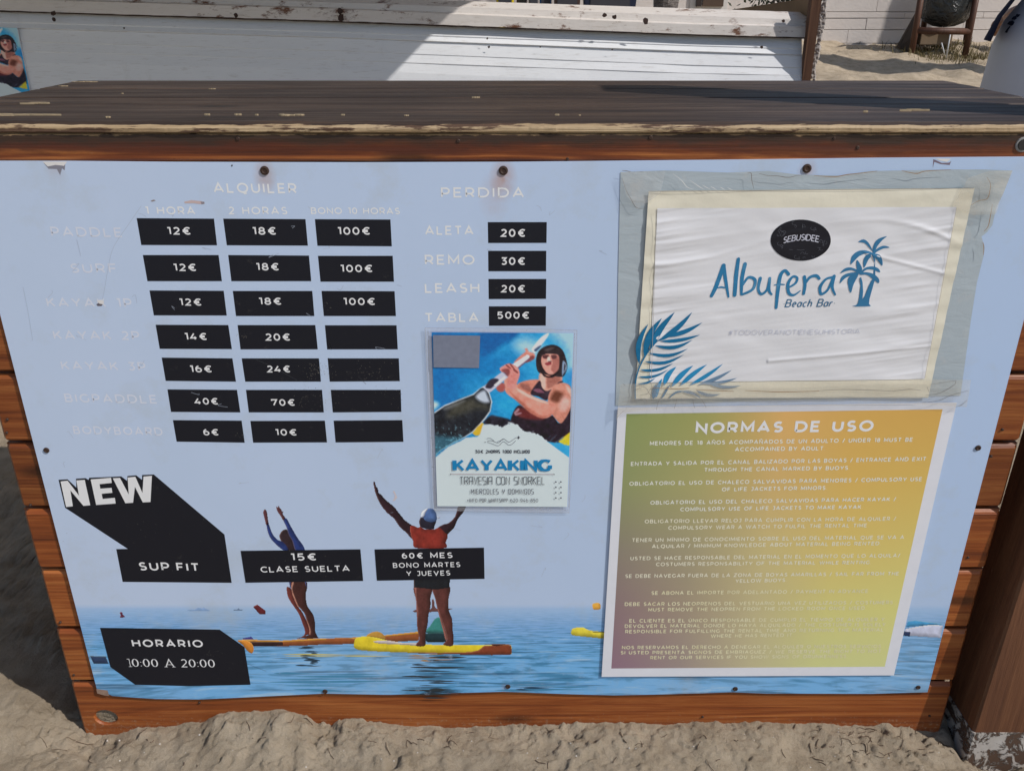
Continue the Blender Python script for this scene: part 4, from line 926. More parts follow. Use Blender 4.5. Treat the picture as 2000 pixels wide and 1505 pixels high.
    P([(1395,330),(1460,280),(1480,290),(1420,350)], (60, 80, 110), 10)
    # near hand
    P([(975,560),(1010,530),(1085,495),(1160,520),(1205,560),(1218,640),(1180,740),(1150,810),(1060,770),(1080,680),(1060,610),(1000,600)], (204, 130, 122), 10, tex=22)
    P([(1000,570),(1080,560),(1100,610),(1070,650),(1020,600)], (120, 58, 60), 22, a=.9)
    for q in ([(1060,510),(1110,550),(1100,560),(1050,520)], [(1110,500),(1160,560),(1150,570),(1100,510)], [(1150,560),(1200,600),(1190,615),(1140,580)]): P(q, (126, 62, 60), 10)
    # face and helmet
    P([(1420,520),(1420,430),(1455,340),(1540,282),(1650,272),(1740,330),(1785,440),(1800,540),(1765,640),(1700,660),(1490,620),(1440,590)], (38, 30, 34), 8, tex=10)
    P([(1745,470),(1785,500),(1792,560),(1755,620),(1735,640)], (120, 140, 165), 10); P([(1765,500),(1780,530),(1760,600)], (38, 30, 34), 8)
    P([(1495,400),(1560,365),(1640,365),(1690,400),(1700,470),(1690,560),(1640,622),(1570,625),(1510,560),(1482,480)], (208, 142, 128), 10, tex=12)
    P([(1600,400),(1690,400),(1700,470),(1690,570),(1640,615),(1600,560),(1620,480)], (150, 90, 82), 22, a=.85)
    P([(1500,400),(1570,392),(1572,415),(1545,440),(1505,430)], (84, 48, 50), 10); P([(1605,395),(1670,400),(1665,435),(1620,440)], (84, 48, 50), 10)
    P([(1490,365),(1560,350),(1650,352),(1700,390),(1660,385),(1560,378),(1500,395)], (40, 30, 36), 8)
    P([(1560,420),(1585,420),(1590,470),(1555,468)], (236, 186, 176), 10); P([(1565,470),(1610,468),(1600,482),(1570,482)], (96, 50, 52), 8)
    P([(1530,492),(1565,482),(1605,488),(1600,508),(1560,520),(1532,510)], (132, 48, 56), 8)
    P([(1520,330),(1600,300),(1640,310),(1560,345)], (92, 80, 80), 24, a=.7)
    P([(1470,570),(1520,630),(1590,650),(1680,590),(1700,600),(1640,660),(1580,668),(1510,650)], (28, 20, 26), 8)
    # yellow hull, white foot of the flyer
    P([(640,1345),(700,1270),(760,1215),(782,1230),(765,1300),(730,1370),(680,1375)], (204, 160, 42), 10, False)
    P([(1690,1450),(1760,1390),(1840,1330),(1840,1500),(1770,1490)], (214, 186, 40), 14, False)
    edge = [(130,2400),(130,1660),(195,1640),(350,1510),(500,1440),(560,1400),(700,1388),(735,1360),(770,1240),(860,1235),(930,1250),(1000,1275),(1080,1215),(1150,1225),(1200,1245),(1240,1290),(1290,1325),(1370,1330),(1450,1350),(1470,1380),(1560,1450),(1700,1555),(1830,1650),(1950,1700),(1950,2400)]
    jit = 26 * fbm(X / 34, Y / 22, 77, 3) * (X > 900) * (X < 1560)
    q = psd(X, Y + jit, edge); blend(np.clip(0.5 - q / 9, 0, 1), (184, 196, 206))
    st = np.clip((vnoise((X - Y * .8) / 120, (X + Y) / 14, 6) - .2) * 5, 0, 1) * (X > 1500) * (Y > 1360) * (Y < 1640) * np.clip((Y - (1330 + (X - 1400) * .62)) / -1, 0, 1)
    blend(np.clip(st, 0, 1) * .5, (96, 140, 165))
    g_ = fbm(X / 7, Y / 7, 55, 2) * 10 + fbm(X / 40, Y / 30, 58, 3) * 14; C3[:] = np.clip(C3 + g_[..., None] * (C3.mean(-1, keepdims=True) < 178), 4, 250)
    return C3
def vc_grid(name, nx, ny, fpos, fcol, mat, parent, keep=None):
    """grid of nx*ny quads; fpos(u,v)->xyz arrays, fcol(u,v)->sRGB array"""
    U, Vv = np.meshgrid(np.linspace(0, 1, nx + 1), np.linspace(0, 1, ny + 1))
    Pw = fpos(U, Vv); off = root_loc(parent); Pw = Pw - np.array([off.x, off.y, off.z])
    cl = fcol(U, Vv) / 255.0; cl = np.where(cl <= 0.04045, cl / 12.92, ((cl + .055) / 1.055) ** 2.4)
    cl = np.clip(cl / np.array(EP), 0.01, 0.86)
    idx = np.arange((nx + 1) * (ny + 1)).reshape(ny + 1, nx + 1)
    F = np.stack([idx[:-1, :-1], idx[1:, :-1], idx[1:, 1:], idx[:-1, 1:]], -1).reshape(-1, 4)
    me = bpy.data.meshes.new(name); me.vertices.add(Pw.shape[0] * Pw.shape[1]); me.vertices.foreach_set('co', Pw.reshape(-1))
    me.loops.add(F.size); me.loops.foreach_set('vertex_index', F.ravel().astype(np.int32)); me.polygons.add(len(F))
    me.polygons.foreach_set('loop_start', np.arange(0, F.size, 4)); me.polygons.foreach_set('loop_total', np.full(len(F), 4)); me.update()
    at = me.color_attributes.new('print', 'FLOAT_COLOR', 'POINT')
    at.data.foreach_set('color', np.concatenate([cl, np.ones(cl.shape[:2] + (1,))], -1).reshape(-1))
    me.polygons.foreach_set('use_smooth', [True] * len(me.polygons)); me.materials.append(mat)
    o = bpy.data.objects.new(name, me); COL.objects.link(o); o.parent = parent; return o
def inv_bilin_xy(u, v, q):   # q: TL,TR,BR,BL
    a = [[(1 - u) * (1 - v), u * (1 - v), u * v, (1 - u) * v]]
    w_ = a[0]; return sum(w_[k] * q[k][0] for k in range(4)), sum(w_[k] * q[k][1] for k in range(4))
def clear_mat(name, col, alpha, rough=0.25, creases=0.0, sc=20):
    t = NT(name); t.color(col); t.rough(rough)
    a = t.math('ADD', alpha, t.math('MULTIPLY', t.math('SUBTRACT', t.noise(t.pos(), sc, 6, 0.7), 0.5), alpha * 1.4), True)
    t.link(a, t.b.inputs['Alpha']); t.b.inputs['Specular IOR Level'].default_value = 0.6
    if creases: t.bump(t.noise(t.mapping(t.pos(), (1, 1, 3)), sc * 1.4, 6, 0.65, 1.5), creases, 0.004)
    return t.m
fq = [(843, 649), (1120, 650.5), (1108, 989.5), (854, 988)]
M_FLY = vc_mat('flyer_print', 'print')
FY = -0.0082
flyer = empty('kayaking_flyer', (on_plane(980, 990, FY).x, FY, on_plane(980, 990, FY).z), 'glossy blue kayaking flyer in a clear sleeve, taped on the price board', 'poster')
K = Sheet(FY, flyer)
qw = [on_plane(a, b, FY) for a, b in fq]
def fpos(u, v):
    x, z = inv_bilin_xy(u, v, [(q.x, q.z) for q in qw]); y = FY - 0.0010 * np.sin(u * 3.1) * np.sin(v * 3.1) - 0.0003 * fbm(u * 4, v * 4, 3, 3)
    return np.stack([x, y, z], -1)
def fcol(u, v):
    # exact perspective: find each grid point's place in the photograph, then picture units
    x, z = inv_bilin_xy(u, v, [(q.x, q.z) for q in qw])
    dy = FY - CAM_Y; dz = z - CAM_Z
    fw = dy * CP - dz * SP_; upc = dy * SP_ + dz * CP
    X = 1000 + FPX * x / fw; Yp = 752.5 - FPX * upc / fw
    return paint_flyer((X - 820) * 6.25, (Yp - 630) * 6.25)
sheet_o = vc_grid('printed_sheet', 190, 240, fpos, fcol, M_FLY, flyer)
KX = Sheet(FY - 0.0013, flyer)
stk = KX.poly('sticker', Z(820, 630, 6.25, [(160,150),(737,158),(722,552),(167,545)]), 1, plain('scuffed_grey_sticker', ink(104, 110, 126), .45, .18, 120), parent=flyer)
stk['label'] = 'scuffed grey rectangular sticker in the upper left corner'
INK = print_mat(ink(34, 34, 48)); INKT = print_mat(ink(66, 66, 80)); TEAL = print_mat(ink(18, 112, 160)); 
z2 = lambda a, b: (820 + a / 6.25, 830 + b / 6.25)
def KL(txt, xa, xb, yb, capz, mat, wt, tr, font=None, **k):
    (xa, ya), (xb, _) = z2(xa, yb), z2(xb, yb); return lettering(KX, txt, xa, ya, xb, ya, capz / 6.25, mat, wt, tr, 2, font=font, parent=flyer, **k)
KL('30€ 2HORAS TODO INCLUIDO', 675, 1343, 343, 42, INK, .17, .16, DECO)
KL('KAYAKING', 408, 1608, 567, 155, TEAL, .24, .05, flare=True)
KL('TRAVESIA CON SNORKEL', 490, 1525, 727, 100, INK, .075, .12, DECO)
KL('MIERCOLES Y DOMINGOS', 625, 1390, 842, 64, INKT, .10, .2, DECO)
KL('+INFO POR WHATSAPP 620 946 850', 575, 1443, 940, 46, INKT, .12, .2, DECO)
def line_px(sh, lst, wd, mat, layer, parent, name, smooth=True):
    m = MB()
    for k, pts in enumerate(lst):
        q = catmull(pts, 4, False) if smooth else pts
        P_ = [sh.p(a, b) for a, b in q]; 
        ww = wd if not hasattr(wd, '__len__') else [np.interp(i / (len(P_) - 1), np.linspace(0, 1, len(wd)), wd) for i in range(len(P_))]
        v, f = ribbon([(a.x, a.z) for a in P_], ww); m.add([sh.lift(a.x, a.y, layer + .05 * k) for a in v], f)
    return m.build(name, mat, parent)
zz2 = lambda pts: [z2(a, b) for a, b in pts]
line_px(KX, [zz2([(375,598),(1000,598),(1638,600)])], 0.0006, print_mat(ink(120, 50, 70)), 2, flyer, 'printed_rule')
line_px(KX, [zz2(q) for q in ([(815,165),(860,160),(910,195)], [(825,190),(880,190),(960,215),(1020,165),(1080,205),(1120,190),(1175,150)], [(820,205),(880,225),(960,250),(1020,200),(1080,240),(1120,235),(1170,190)], [(945,205),(1000,180),(1025,172)])], 0.0006, INKT, 2, flyer, 'printed_waves')
dots = [zz2([(cx_ - r_, cy_), (cx_ - r_ * .25, cy_ - r_ * .25), (cx_, cy_ - r_), (cx_ + r_ * .25, cy_ - r_ * .25), (cx_ + r_, cy_), (cx_ + r_ * .25, cy_ + r_ * .25), (cx_, cy_ + r_), (cx_ - r_ * .25, cy_ + r_ * .25)]) for cx_, cy_, r_ in ((1205,150,24),(797,207,10),(376,597,12),(1638,600,12))]
KX.polys('printed_stars', dots, 3, INK, False, parent=flyer)
KX.polys('printed_dots', [zz2([(x + 10 * math.cos(k * 1.05), y + 10 * math.sin(k * 1.05)) for k in range(6)]) for x in (1660, 1722) for y in (692, 757, 822, 887)], 2, INKT, False, parent=flyer)
# clear sleeve: a thin frame of plastic round the sheet plus worn edge lines
M_SLV = clear_mat('clear_sleeve', (0.62, 0.63, 0.68), 0.30, 0.2, 0.3, 26); M_SLE = clear_mat('sleeve_edge', (0.38, 0.36, 0.38), 0.38, 0.4, 0, 60)
so_, si_ = [(830, 640), (1127, 644.5), (1111.5, 1001), (848, 996)], [(842, 648), (1121, 650), (1109, 990.5), (853, 989)]
m = MB(); KS = Sheet(FY - 0.0001, flyer); q = [KS.p(*a) for a in so_] + [KS.p(*a) for a in si_]; m.add(q, [(0, 1, 5, 4), (1, 2, 6, 5), (2, 3, 7, 6), (3, 0, 4, 7)]); m.build('clear_sleeve', M_SLV, flyer)
line_px(KS, [[so_[0], (980, 641), so_[1]], [so_[1], (1122, 820), so_[2]], [so_[2], (980, 1000), so_[3]], [so_[3], (838, 820), so_[0]], [(836, 646), (842, 820), (851, 992)], [(848, 991), (900, 993), (1110, 996)], [(1122, 650), (1118, 760), (1111, 990)]], 0.0009, M_SLE, 3, flyer, 'sleeve_edge')

# =================================================================== RULES NOTICE
NY = -0.0080
notice = empty('rules_notice', (on_plane(1460, 1320, NY).x, NY, on_plane(1460, 1320, NY).z), 'white sheet of usage rules on a green to orange gradient, taped under the bar banner', 'notice')
N_ = Sheet(NY, notice)
nq = [(1207, 796), (1869, 786), (1746, 1318), (1175, 1321)]
nw = [on_plane(a, b, NY) for a, b in nq]
PAPER = plain('white_paper', (0.79, 0.80, 0.85), .55, .05, 40, .35)
def npos(u, v):
    x, z = inv_bilin_xy(u, v, [(a.x, a.z) for a in nw]); return np.stack([x, np.full_like(x, NY) - 0.0, z], -1)
m = MB(); m.add([(a.x, NY, a.z) for a in nw] + [(a.x, NY + 0.0008, a.z) for a in nw], [(0, 3, 2, 1), (0, 1, 5, 4), (1, 2, 6, 5), (2, 3, 7, 6), (3, 0, 4, 7)]); m.build('paper', PAPER, notice)
gq = [(1223.6, 808), (1841, 799), (1728, 1301), (1194, 1304.6)]; gw = [on_plane(a, b, NY) for a, b in gq]
key = np.array([[(122,134,84),(140,140,84),(192,152,92),(186,148,78),(184,146,76)],
                [(126,132,90),(150,145,96),(182,154,98),(188,156,84),(186,158,84)],
                [(124,116,102),(144,136,108),(176,162,112),(188,168,98),(186,170,98)],
                [(124,104,106),(142,128,110),(170,160,120),(184,178,112),(186,182,112)],
                [(124,98,112),(138,124,118),(168,160,126),(180,182,124),(182,184,126)]], float)
def gpos(u, v):
    x, z = inv_bilin_xy(u, v, [(a.x, a.z) for a in gw]); return np.stack([x, np.full_like(x, NY - LAY), z], -1)
def gcol(u, v):
    a = np.clip(u * 4, 0, 3.999); b = np.clip(v * 4, 0, 3.999); i = a.astype(int); j = b.astype(int); fa = (a - i)[..., None]; fb = (b - j)[..., None]
    return (key[j, i] * (1 - fa) + key[j, i + 1] * fa) * (1 - fb) + (key[j + 1, i] * (1 - fa) + key[j + 1, i + 1] * fa) * fb
o = vc_grid('gradient_print', 32, 28, gpos, gcol, vc_mat('gradient_print', 'print'), notice)
TXT = print_mat(ink(212, 203, 186), 0.45); TXD = print_mat(ink(198, 192, 172), 0.45, 0.12, ink(185, 175, 130)); TXB = print_mat(ink(194, 190, 160), 0.45, 0.45, ink(180, 172, 126))
lettering(N_, 'NORMAS DE USO', 1358, 846.2, 1704, 842, 22, print_mat(ink(222, 216, 206)), 0.22, 0.26, 4)
rules = [('MENORES DE 18 AÑOS ACOMPAÑADOS DE UN ADULTO / UNDER 18 MUST BE',1269,869.5,1782,862),('ACCOMPAINED BY ADULT.',1435,881,1611,879),
('ENTRADA Y SALIDA POR EL CANAL BALIZADO POR LAS BOYAS / ENTRANCE AND EXIT',1232,909.5,1808,899.6),('THROUGH THE CANAL MARKED BY BUOYS.',1375,921,1659,917),
('OBLIGATORIO EL USO DE CHALECO SALVAVIDAS PARA MENORES / COMPULSORY USE',1229,948,1800,939),('OF LIFE JACKETS FOR MINORS.',1409.5,959,1615,956),
('OBLIGATORIO EL USO DEL CHALECO SALVAVIDAS PARA HACER KAYAK /',1270,985,1749,978),('COMPULSORY USE OF LIFE JACKETS TO MAKE KAYAK.',1328.5,998,1684.5,993),
('OBLIGATORIO LLEVAR RELOJ PARA CUMPLIR CON LA HORA DE ALQUILER /',1259,1021.5,1749,1016),('COMPULSORY WEAR A WATCH TO FULFIL THE RENTAL TIME.',1305,1034,1696,1029),
('TENER UN MÍNIMO DE CONOCIMIENTO SOBRE EL USO DEL MATERIAL QUE SE VA A',1234,1058,1765,1052),('ALQUILAR / MINIMUM KNOWLEDGE ABOUT MATERIAL BEING RENTED.',1273,1070,1720,1064),
('USTED SE HACE RESPONSABLE DEL MATERIAL EN EL MOMENTO QUE LO ALQUILA/',1231,1093.5,1757,1087.6),('COSTUMERS RESPONSABILITY OF THE MATERIAL WHILE RENTING.',1281,1105,1701,1101),
('SE DEBE NAVEGAR FUERA DE LA ZONA DE BOYAS AMARILLAS / SAIL FAR FROM THE',1221,1128,1755,1123),('YELLOW BUOYS.',1436,1137.5,1536,1135.5),
('SE ABONA EL IMPORTE POR ADELANTADO / PAYMENT IN ADVANCE',1272,1161,1695,1157),
('DEBE SACAR LOS NEOPRENOS DEL VESTUARIO UNA VEZ UTILIZADOS / COSTUMERS',1220,1182.6,1743,1179),('MUST REMOVE THE NEOPREN FROM THE LOCKED ROOM ONCE USED.',1266,1193.4,1691,1190),
('EL CLIENTE ES EL ÚNICO RESPONSABLE DE CUMPLIR EL TIEMPO DE ALQUILER Y',1229,1215,1727,1212),('DEVOLVER EL MATERIAL DONDE LO HAYA ALQUILADO / THE COSTUMER IS SOLELY',1220,1225.4,1729,1222),
('RESPONSIBLE FOR FULFILLING THE RENTAL TIME AND RETURNING THE MATERIAL',1221,1236,1725,1232.4),('WHERE HE HAS RENTED IT.',1388,1244.6,1549.5,1242.6),
('NOS RESERVAMOS EL DERECHO A DENEGAR EL ALQUILER O NUESTROS SERVICIOS',1214.5,1267,1720,1264.5),('SI USTED PRESENTA SIGNOS DE EMBRIAGUEZ / WE RESERVE THE RIGHT TO NOT',1212,1277,1720.5,1274),
('RENT OR OUR SERVICES IF YOU SHOW SIGNS OF DRUNKENNESS.',1270,1286.7,1655,1284)]
for i, (s_, a, b_, c_, d_) in enumerate(rules):
    lettering(N_, s_, a, b_, c_, d_, 8.2 - i * 0.055, TXT if i < 8 else TXD if i < 16 else TXB, 0.2, 0.26, 4)

# =================================================================== BAR BANNER under plastic, wrinkled
WY = -0.0095
banner = empty('bar_banner', (on_plane(1540, 775, WY).x, WY, on_plane(1540, 775, WY).z), 'wrinkled white beach bar banner with cream border and blue palm logo, taped upper right', 'banner')
def wr(x, z):
    x = np.asarray(x, float); z = np.asarray(z, float)
    edge = np.exp(-((x - 0.205) / 0.07) ** 2) + 0.8 * np.exp(-((x - 0.60) / 0.06) ** 2) + 0.35
    r = fbm(x * 5 + z * 4, z * 75 - x * 12, 3, 3) * 0.0015 * edge + fbm(x * 9 - z * 3, z * 26 + x * 9, 8, 2) * 0.0014
    r = r + 0.0012 * np.exp(-((z - 0.93 + 0.11 * (x - .2) + .05 * np.sin(x * 9)) / 0.004) ** 2) * edge * .8 + 0.0009 * np.exp(-((z - 0.74 - 0.10 * (x - .45)) / 0.003) ** 2) * (x > .38) + 0.0008 * np.exp(-((z - 0.885 + 0.25 * (x - .55)) / 0.003) ** 2) * (x > .5)
    return r
def wr1(x, z): return float(wr(x, z))
W_ = Sheet(WY - 0.00025, banner, wr1)
def quadgrid(name, q, nx, ny, mat, y, relief=None, k=1.0, thick=0.0008):
    c4 = [on_plane(a, b, y) for a, b in q]; U, Vv = np.meshgrid(np.linspace(0, 1, nx + 1), np.linspace(0, 1, ny + 1))
    x, z = inv_bilin_xy(U, Vv, [(a.x, a.z) for a in c4]); yy = np.full_like(x, y) - (wr(x, z) * k if relief else 0)
    V = np.stack([x, yy, z], -1).reshape(-1, 3); idx = np.arange((nx + 1) * (ny + 1)).reshape(ny + 1, nx + 1)
    F = np.stack([idx[:-1, :-1], idx[1:, :-1], idx[1:, 1:], idx[:-1, 1:]], -1).reshape(-1, 4)
    return mesh_obj(name, V.tolist(), F.tolist(), mat, banner, True)
M_FILM = NT('grey_plastic_film'); t = M_FILM
c = t.mix(t.noise(t.pos(), 12, 5), ink(139, 151, 158), ink(151, 160, 165)); c = t.mix(t.ramp(t.noise(t.pos(), 26, 8, .7), [(0.56, 0.0), (0.72, 0.5)]), c, ink(166, 164, 160))
t.color(c); t.rough(0.28); t.bump(t.noise(t.mapping(t.pos(), (1, 1, 2.5)), 14, 5, 0.6, 1.0), 0.25, 0.005); M_FILM = t.m
# plastic film with its torn right edge
film = [(1212, 336), (1300, 333), (1420, 337), (1500, 334), (1560, 341), (1640, 343), (1700, 334), (1760, 333), (1860, 331), (1920, 331), (1977, 333), (1962, 372), (1946, 405), (1938, 440), (1928, 453), (1917, 462), (1921, 476), (1921, 500), (1908, 552), (1897, 620), (1886, 700), (1876, 772), (1500, 782), (1202, 792), (1205, 700), (1207, 560), (1210, 420)]
FS = Sheet(WY + 0.0036, banner)
FS.poly('plastic_film', film, 0, M_FILM)
M_CREAM = plain('yellowed_cream_paper', ink(192, 188, 172), .55, .07, 14, .35, .15)
quadgrid('cream_border', [(1267, 373), (1903, 367), (1813, 777), (1240, 779)], 90, 60, M_CREAM, WY + 0.0007, True, 1.0)
M_WPAP = plain('wrinkled_white_paper', (0.80, 0.80, 0.82), .5, .035, 10, .35)
# white sheet wide enough to run under the printed fronds
quadgrid('paper', [(1284, 407), (1868, 404), (1806, 740), (1268, 747)], 300, 200, M_WPAP, WY, True)
M_SEAM = plain('grimy_tape_edge', ink(116, 104, 92), .6, .3, 200)
# brush lettering
BL = print_mat(ink(36, 102, 140), 0.45, 0.22, ink(92, 140, 170)); DBL = print_mat(ink(50, 92, 122), 0.45)
zb = lambda pts: Z(1190, 310, 4.854, pts); zc = lambda pts: Z(1590, 310, 4.854, pts)
PXM = 0.00067
def brush(lst, mat=BL, layer=3, name='lettering', parent=None):
    m = MB()
    for k, (pts, wds) in enumerate(lst):
        q = catmull(pts, 5, False); P_ = [W_.p(a, b) for a, b in q]
        ww = [np.interp(i / (len(P_) - 1), np.linspace(0, 1, len(wds)), wds) * PXM for i in range(len(P_))]
        v, f = ribbon([(a.x, a.z) for a in P_], ww); m.add([W_.lift(a.x, a.y, layer + .12 * k) for a in v], f)
        # rounded brush ends
        for e in (0, -1):
            c0 = P_[e]; r_ = ww[e] * .5; n = len(m.v); m.v += [tuple(W_.lift(c0.x + r_ * math.cos(a * .628), c0.z + r_ * math.sin(a * .628), layer + .12 * k + .05 + .02 * (e == 0))) for a in range(10)]; m.f.append(tuple(range(n, n + 10)))
    return m.build(name, mat, banner)
brush([(zb([(968,1300),(1020,1190),(1085,1012)]), (7, 9, 9)), (zb([(1085,1012),(1108,1180),(1130,1308)]), (8, 7, 4)), (zb([(1020,1225),(1060,1215),(1098,1222)]), (2, 4, 3)),
       (zb([(1225,950),(1203,1110),(1188,1292)]), (7, 9, 8)), (zb([(1288,998),(1258,1140),(1252,1285)]), (8, 8, 5)), (zb([(1262,1200),(1320,1125),(1382,1150),(1360,1235),(1262,1285)]), (4, 6, 7, 6, 5)),
       (zb([(1432,1132),(1412,1230),(1440,1282),(1495,1240),(1522,1132)]), (7, 6, 6, 5, 6)), (zb([(1522,1132),(1515,1245),(1540,1285)]), (6, 6, 4)),
       (zb([(1700,1095),(1665,1060),(1622,1110),(1598,1250),(1582,1412)]), (7, 6, 8, 8, 6)), (zb([(1565,1196),(1610,1190),(1662,1192)]), (2, 4, 2)),
       (zb([(1690,1225),(1765,1180),(1782,1130),(1740,1118),(1695,1185),(1702,1270),(1750,1292),(1812,1250)]), (4, 5, 5, 5, 7, 7, 5, 2)),
       (zb([(1850,1118),(1855,1200),(1843,1280)]), (7, 7, 6)), (zb([(1855,1190),(1900,1125),(1960,1108),(1990,1135)]), (4, 6, 7, 6)),
       (zc([(172,1122),(110,1142),(58,1215),(68,1282),(130,1240),(178,1130)]), (5, 5, 7, 6, 5, 5)), (zc([(190,1112),(172,1215),(200,1288)]), (7, 6, 4))])
lettering(W_, '·Beach Bar·', 1528, 600, 1629, 599, 16, DBL, 0.13, 0.14, 3, shear=0.18)
lettering(W_, '#TODOVERANOTIENESUHISTORIA', 1423, 654.5, 1679, 651.5, 9.5, print_mat(ink(160, 163, 176)), 0.085, 0.22, 8)
m = MB(); NR = 10
for r_ in range(NR + 1):
    for k in range(48): a = 2 * math.pi * k / 48; f_ = r_ / NR; m.v.append(tuple(W_.p(1564 + f_ * (58.8 * math.cos(a) - 3.2 * math.sin(a)), 469 - f_ * (40 * math.sin(a) + 2.2 * math.cos(a)), 3)))
m.f = [(r_ * 48 + k, r_ * 48 + (k + 1) % 48, (r_ + 1) * 48 + (k + 1) % 48, (r_ + 1) * 48 + k) for r_ in range(NR) for k in range(48)]
lg = m.build('oval_logo', print_mat(ink(16, 16, 24), .5), banner)
lg['label'] = 'black oval logo with a small arched word and faint ornaments'
lettering(W_, 'SEBUSIDEE', 1529, 476, 1599, 474, 13, print_mat(ink(170, 172, 184)), 0.15, 0.08, 9, parent=lg, arch=0.38, shear=.05)
rl = random.Random(9); orn = []
for k in range(34):
    a = rl.uniform(0, 6.28); rr = rl.uniform(.66, .9); cx_, cy_ = 1564 + 58 * rr * math.cos(a), 469 + 39 * rr * math.sin(a); b_ = rl.uniform(0, 6.28); r_ = rl.uniform(1.5, 3.6)
    orn.append([(cx_ + r_ * math.cos(b_ + q * .9), cy_ + r_ * math.sin(b_ + q * .9)) for q in range(5)])
orn += [[(1556, 487), (1564, 488.4), (1571, 487)], [(1541, 487), (1548, 487.4)], [(1568, 437), (1568, 443), (1574, 443.5)], [(1560.5, 501), (1560.7, 507)]]
line_px(W_, orn, 0.0004, print_mat(ink(74, 76, 84)), 9, lg, 'ornament')
# palm emblem
palm = [[(545,1150),(580,1130),(580,1060),(575,985),(555,930),(548,905),(572,905),(580,960),(578,1060),(560,1140),(545,1230),(525,1330),(520,1375),(538,1395),(480,1398),(400,1400),(360,1395),(395,1388),(415,1370),(428,1300),(440,1200),(430,1130),(445,1120),(460,1170),(465,1260),(458,1330),(480,1300),(520,1200)]]
leaves = [[(420,790),(470,765),(520,800),(560,880),(530,850),(480,800)], [(555,880),(570,810),(610,760),(690,735),(650,770),(600,830),(575,890)], [(560,890),(610,845),(665,825),(718,842),(660,850),(600,880),(570,905)], [(345,1000),(355,930),(410,880),(480,868),(550,890),(480,900),(420,930),(370,980)],
          [(470,1030),(468,960),(500,910),(555,890),(560,910),(520,950),(490,1010)], [(560,900),(620,910),(650,970),(645,1015),(600,960),(560,920)], [(248,1085),(290,1040),(350,1030),(420,1060),(425,1085),(360,1055),(300,1065)], [(405,960),(430,985),(455,1040),(440,1080),(415,1075),(400,1010)],
          [(440,1080),(480,1035),(550,1020),(610,1040),(625,1078),(560,1052),(500,1050),(450,1085)], [(245,1180),(260,1120),(320,1085),(410,1075),(420,1095),(340,1110),(285,1140)], [(320,1140),(360,1100),(420,1090),(400,1140),(370,1200),(348,1270),(325,1220)], [(430,1080),(500,1075),(570,1095),(615,1140),(612,1180),(570,1150),(500,1100),(440,1100)]]
W_.polys('palm_emblem', [zc(q) for q in leaves], 3, DBL if False else print_mat(ink(44, 100, 136)), True, n=3); W_.polys('palm_emblem', [zc(palm[0])], 4, print_mat(ink(44, 100, 136)), False)
# printed palm fronds in the lower left corner
zf = lambda pts: Z(1190, 580, 4.854, pts)
def leaflet(b0, t0, w0, bend=0.12):
    (x0, y0), (x1, y1) = b0, t0; dx, dy = x1 - x0, y1 - y0; L = math.hypot(dx, dy); nx, ny = -dy / L, dx / L; up, dn = [], []
    for k in range(1, 8):
        u = k / 8; c_ = bend * L * math.sin(math.pi * u); wv = w0 * .5 * math.sin(math.pi * u ** .8) ** .8
        mx, my = x0 + dx * u + nx * c_, y0 + dy * u + ny * c_; up.append((mx + nx * wv, my + ny * wv)); dn.append((mx - nx * wv, my - ny * wv))
    return zf([(x0, y0)] + up + [(x1, y1)] + dn[::-1])
f1 = [((285,640),(372,252),50,-.12),((335,580),(500,198),62,-.10),((385,500),(622,143),58,-.06),((470,415),(786,143),50,.05),((520,375),(883,240),42,.06),((480,418),(862,357),34,.05),((430,458),(790,406),36,.12),((370,530),(747,488),32,.12),((330,610),(710,545),30,.12),((290,690),(610,628),28,.10),((270,755),(560,690),22,.10),((260,825),(440,765),18,.08)]
f2 = [((440,950),(500,770),40,-.05),((515,840),(637,662),48,-.10),((590,850),(797,650),48,-.05),((670,840),(927,640),42,-.03),((760,835),(1078,633),36,.03),((840,832),(1162,692),34,.04),((890,822),(1212,767),28,.05),((940,818),(1250,840),28,.08)]
f3 = [((820,880),(1057,918),30,.12),((690,890),(872,962),28,-.1),((415,960),(440,820),44,.0),((490,960),(580,820),20,.0),((560,960),(720,890),18,-.15)]
FR1, FR2, FR3 = print_mat(ink(14, 92, 130)), print_mat(ink(32, 116, 158)), print_mat(ink(90, 116, 140))
FRS = Sheet(WY - 0.0004, banner, wr1)
FRS.polys('printed_frond', [leaflet(*q) for q in f1], 3, FR1, False); FRS.polys('printed_frond', [leaflet(*q) for q in f2[:5]], 6, FR2, False); FRS.polys('printed_frond', [leaflet(*q) for q in f2[5:] + f3[:2]], 6, FR3, False); FRS.polys('printed_frond', [leaflet(*q) for q in f3[2:]], 6, FR1, False)
line_px(FRS, [zf([(246,962),(250,800),(290,655),(365,520),(440,430),(530,365)])], (0.0016, 0.0022, 0.0012), FR1, 8, banner, 'printed_frond')
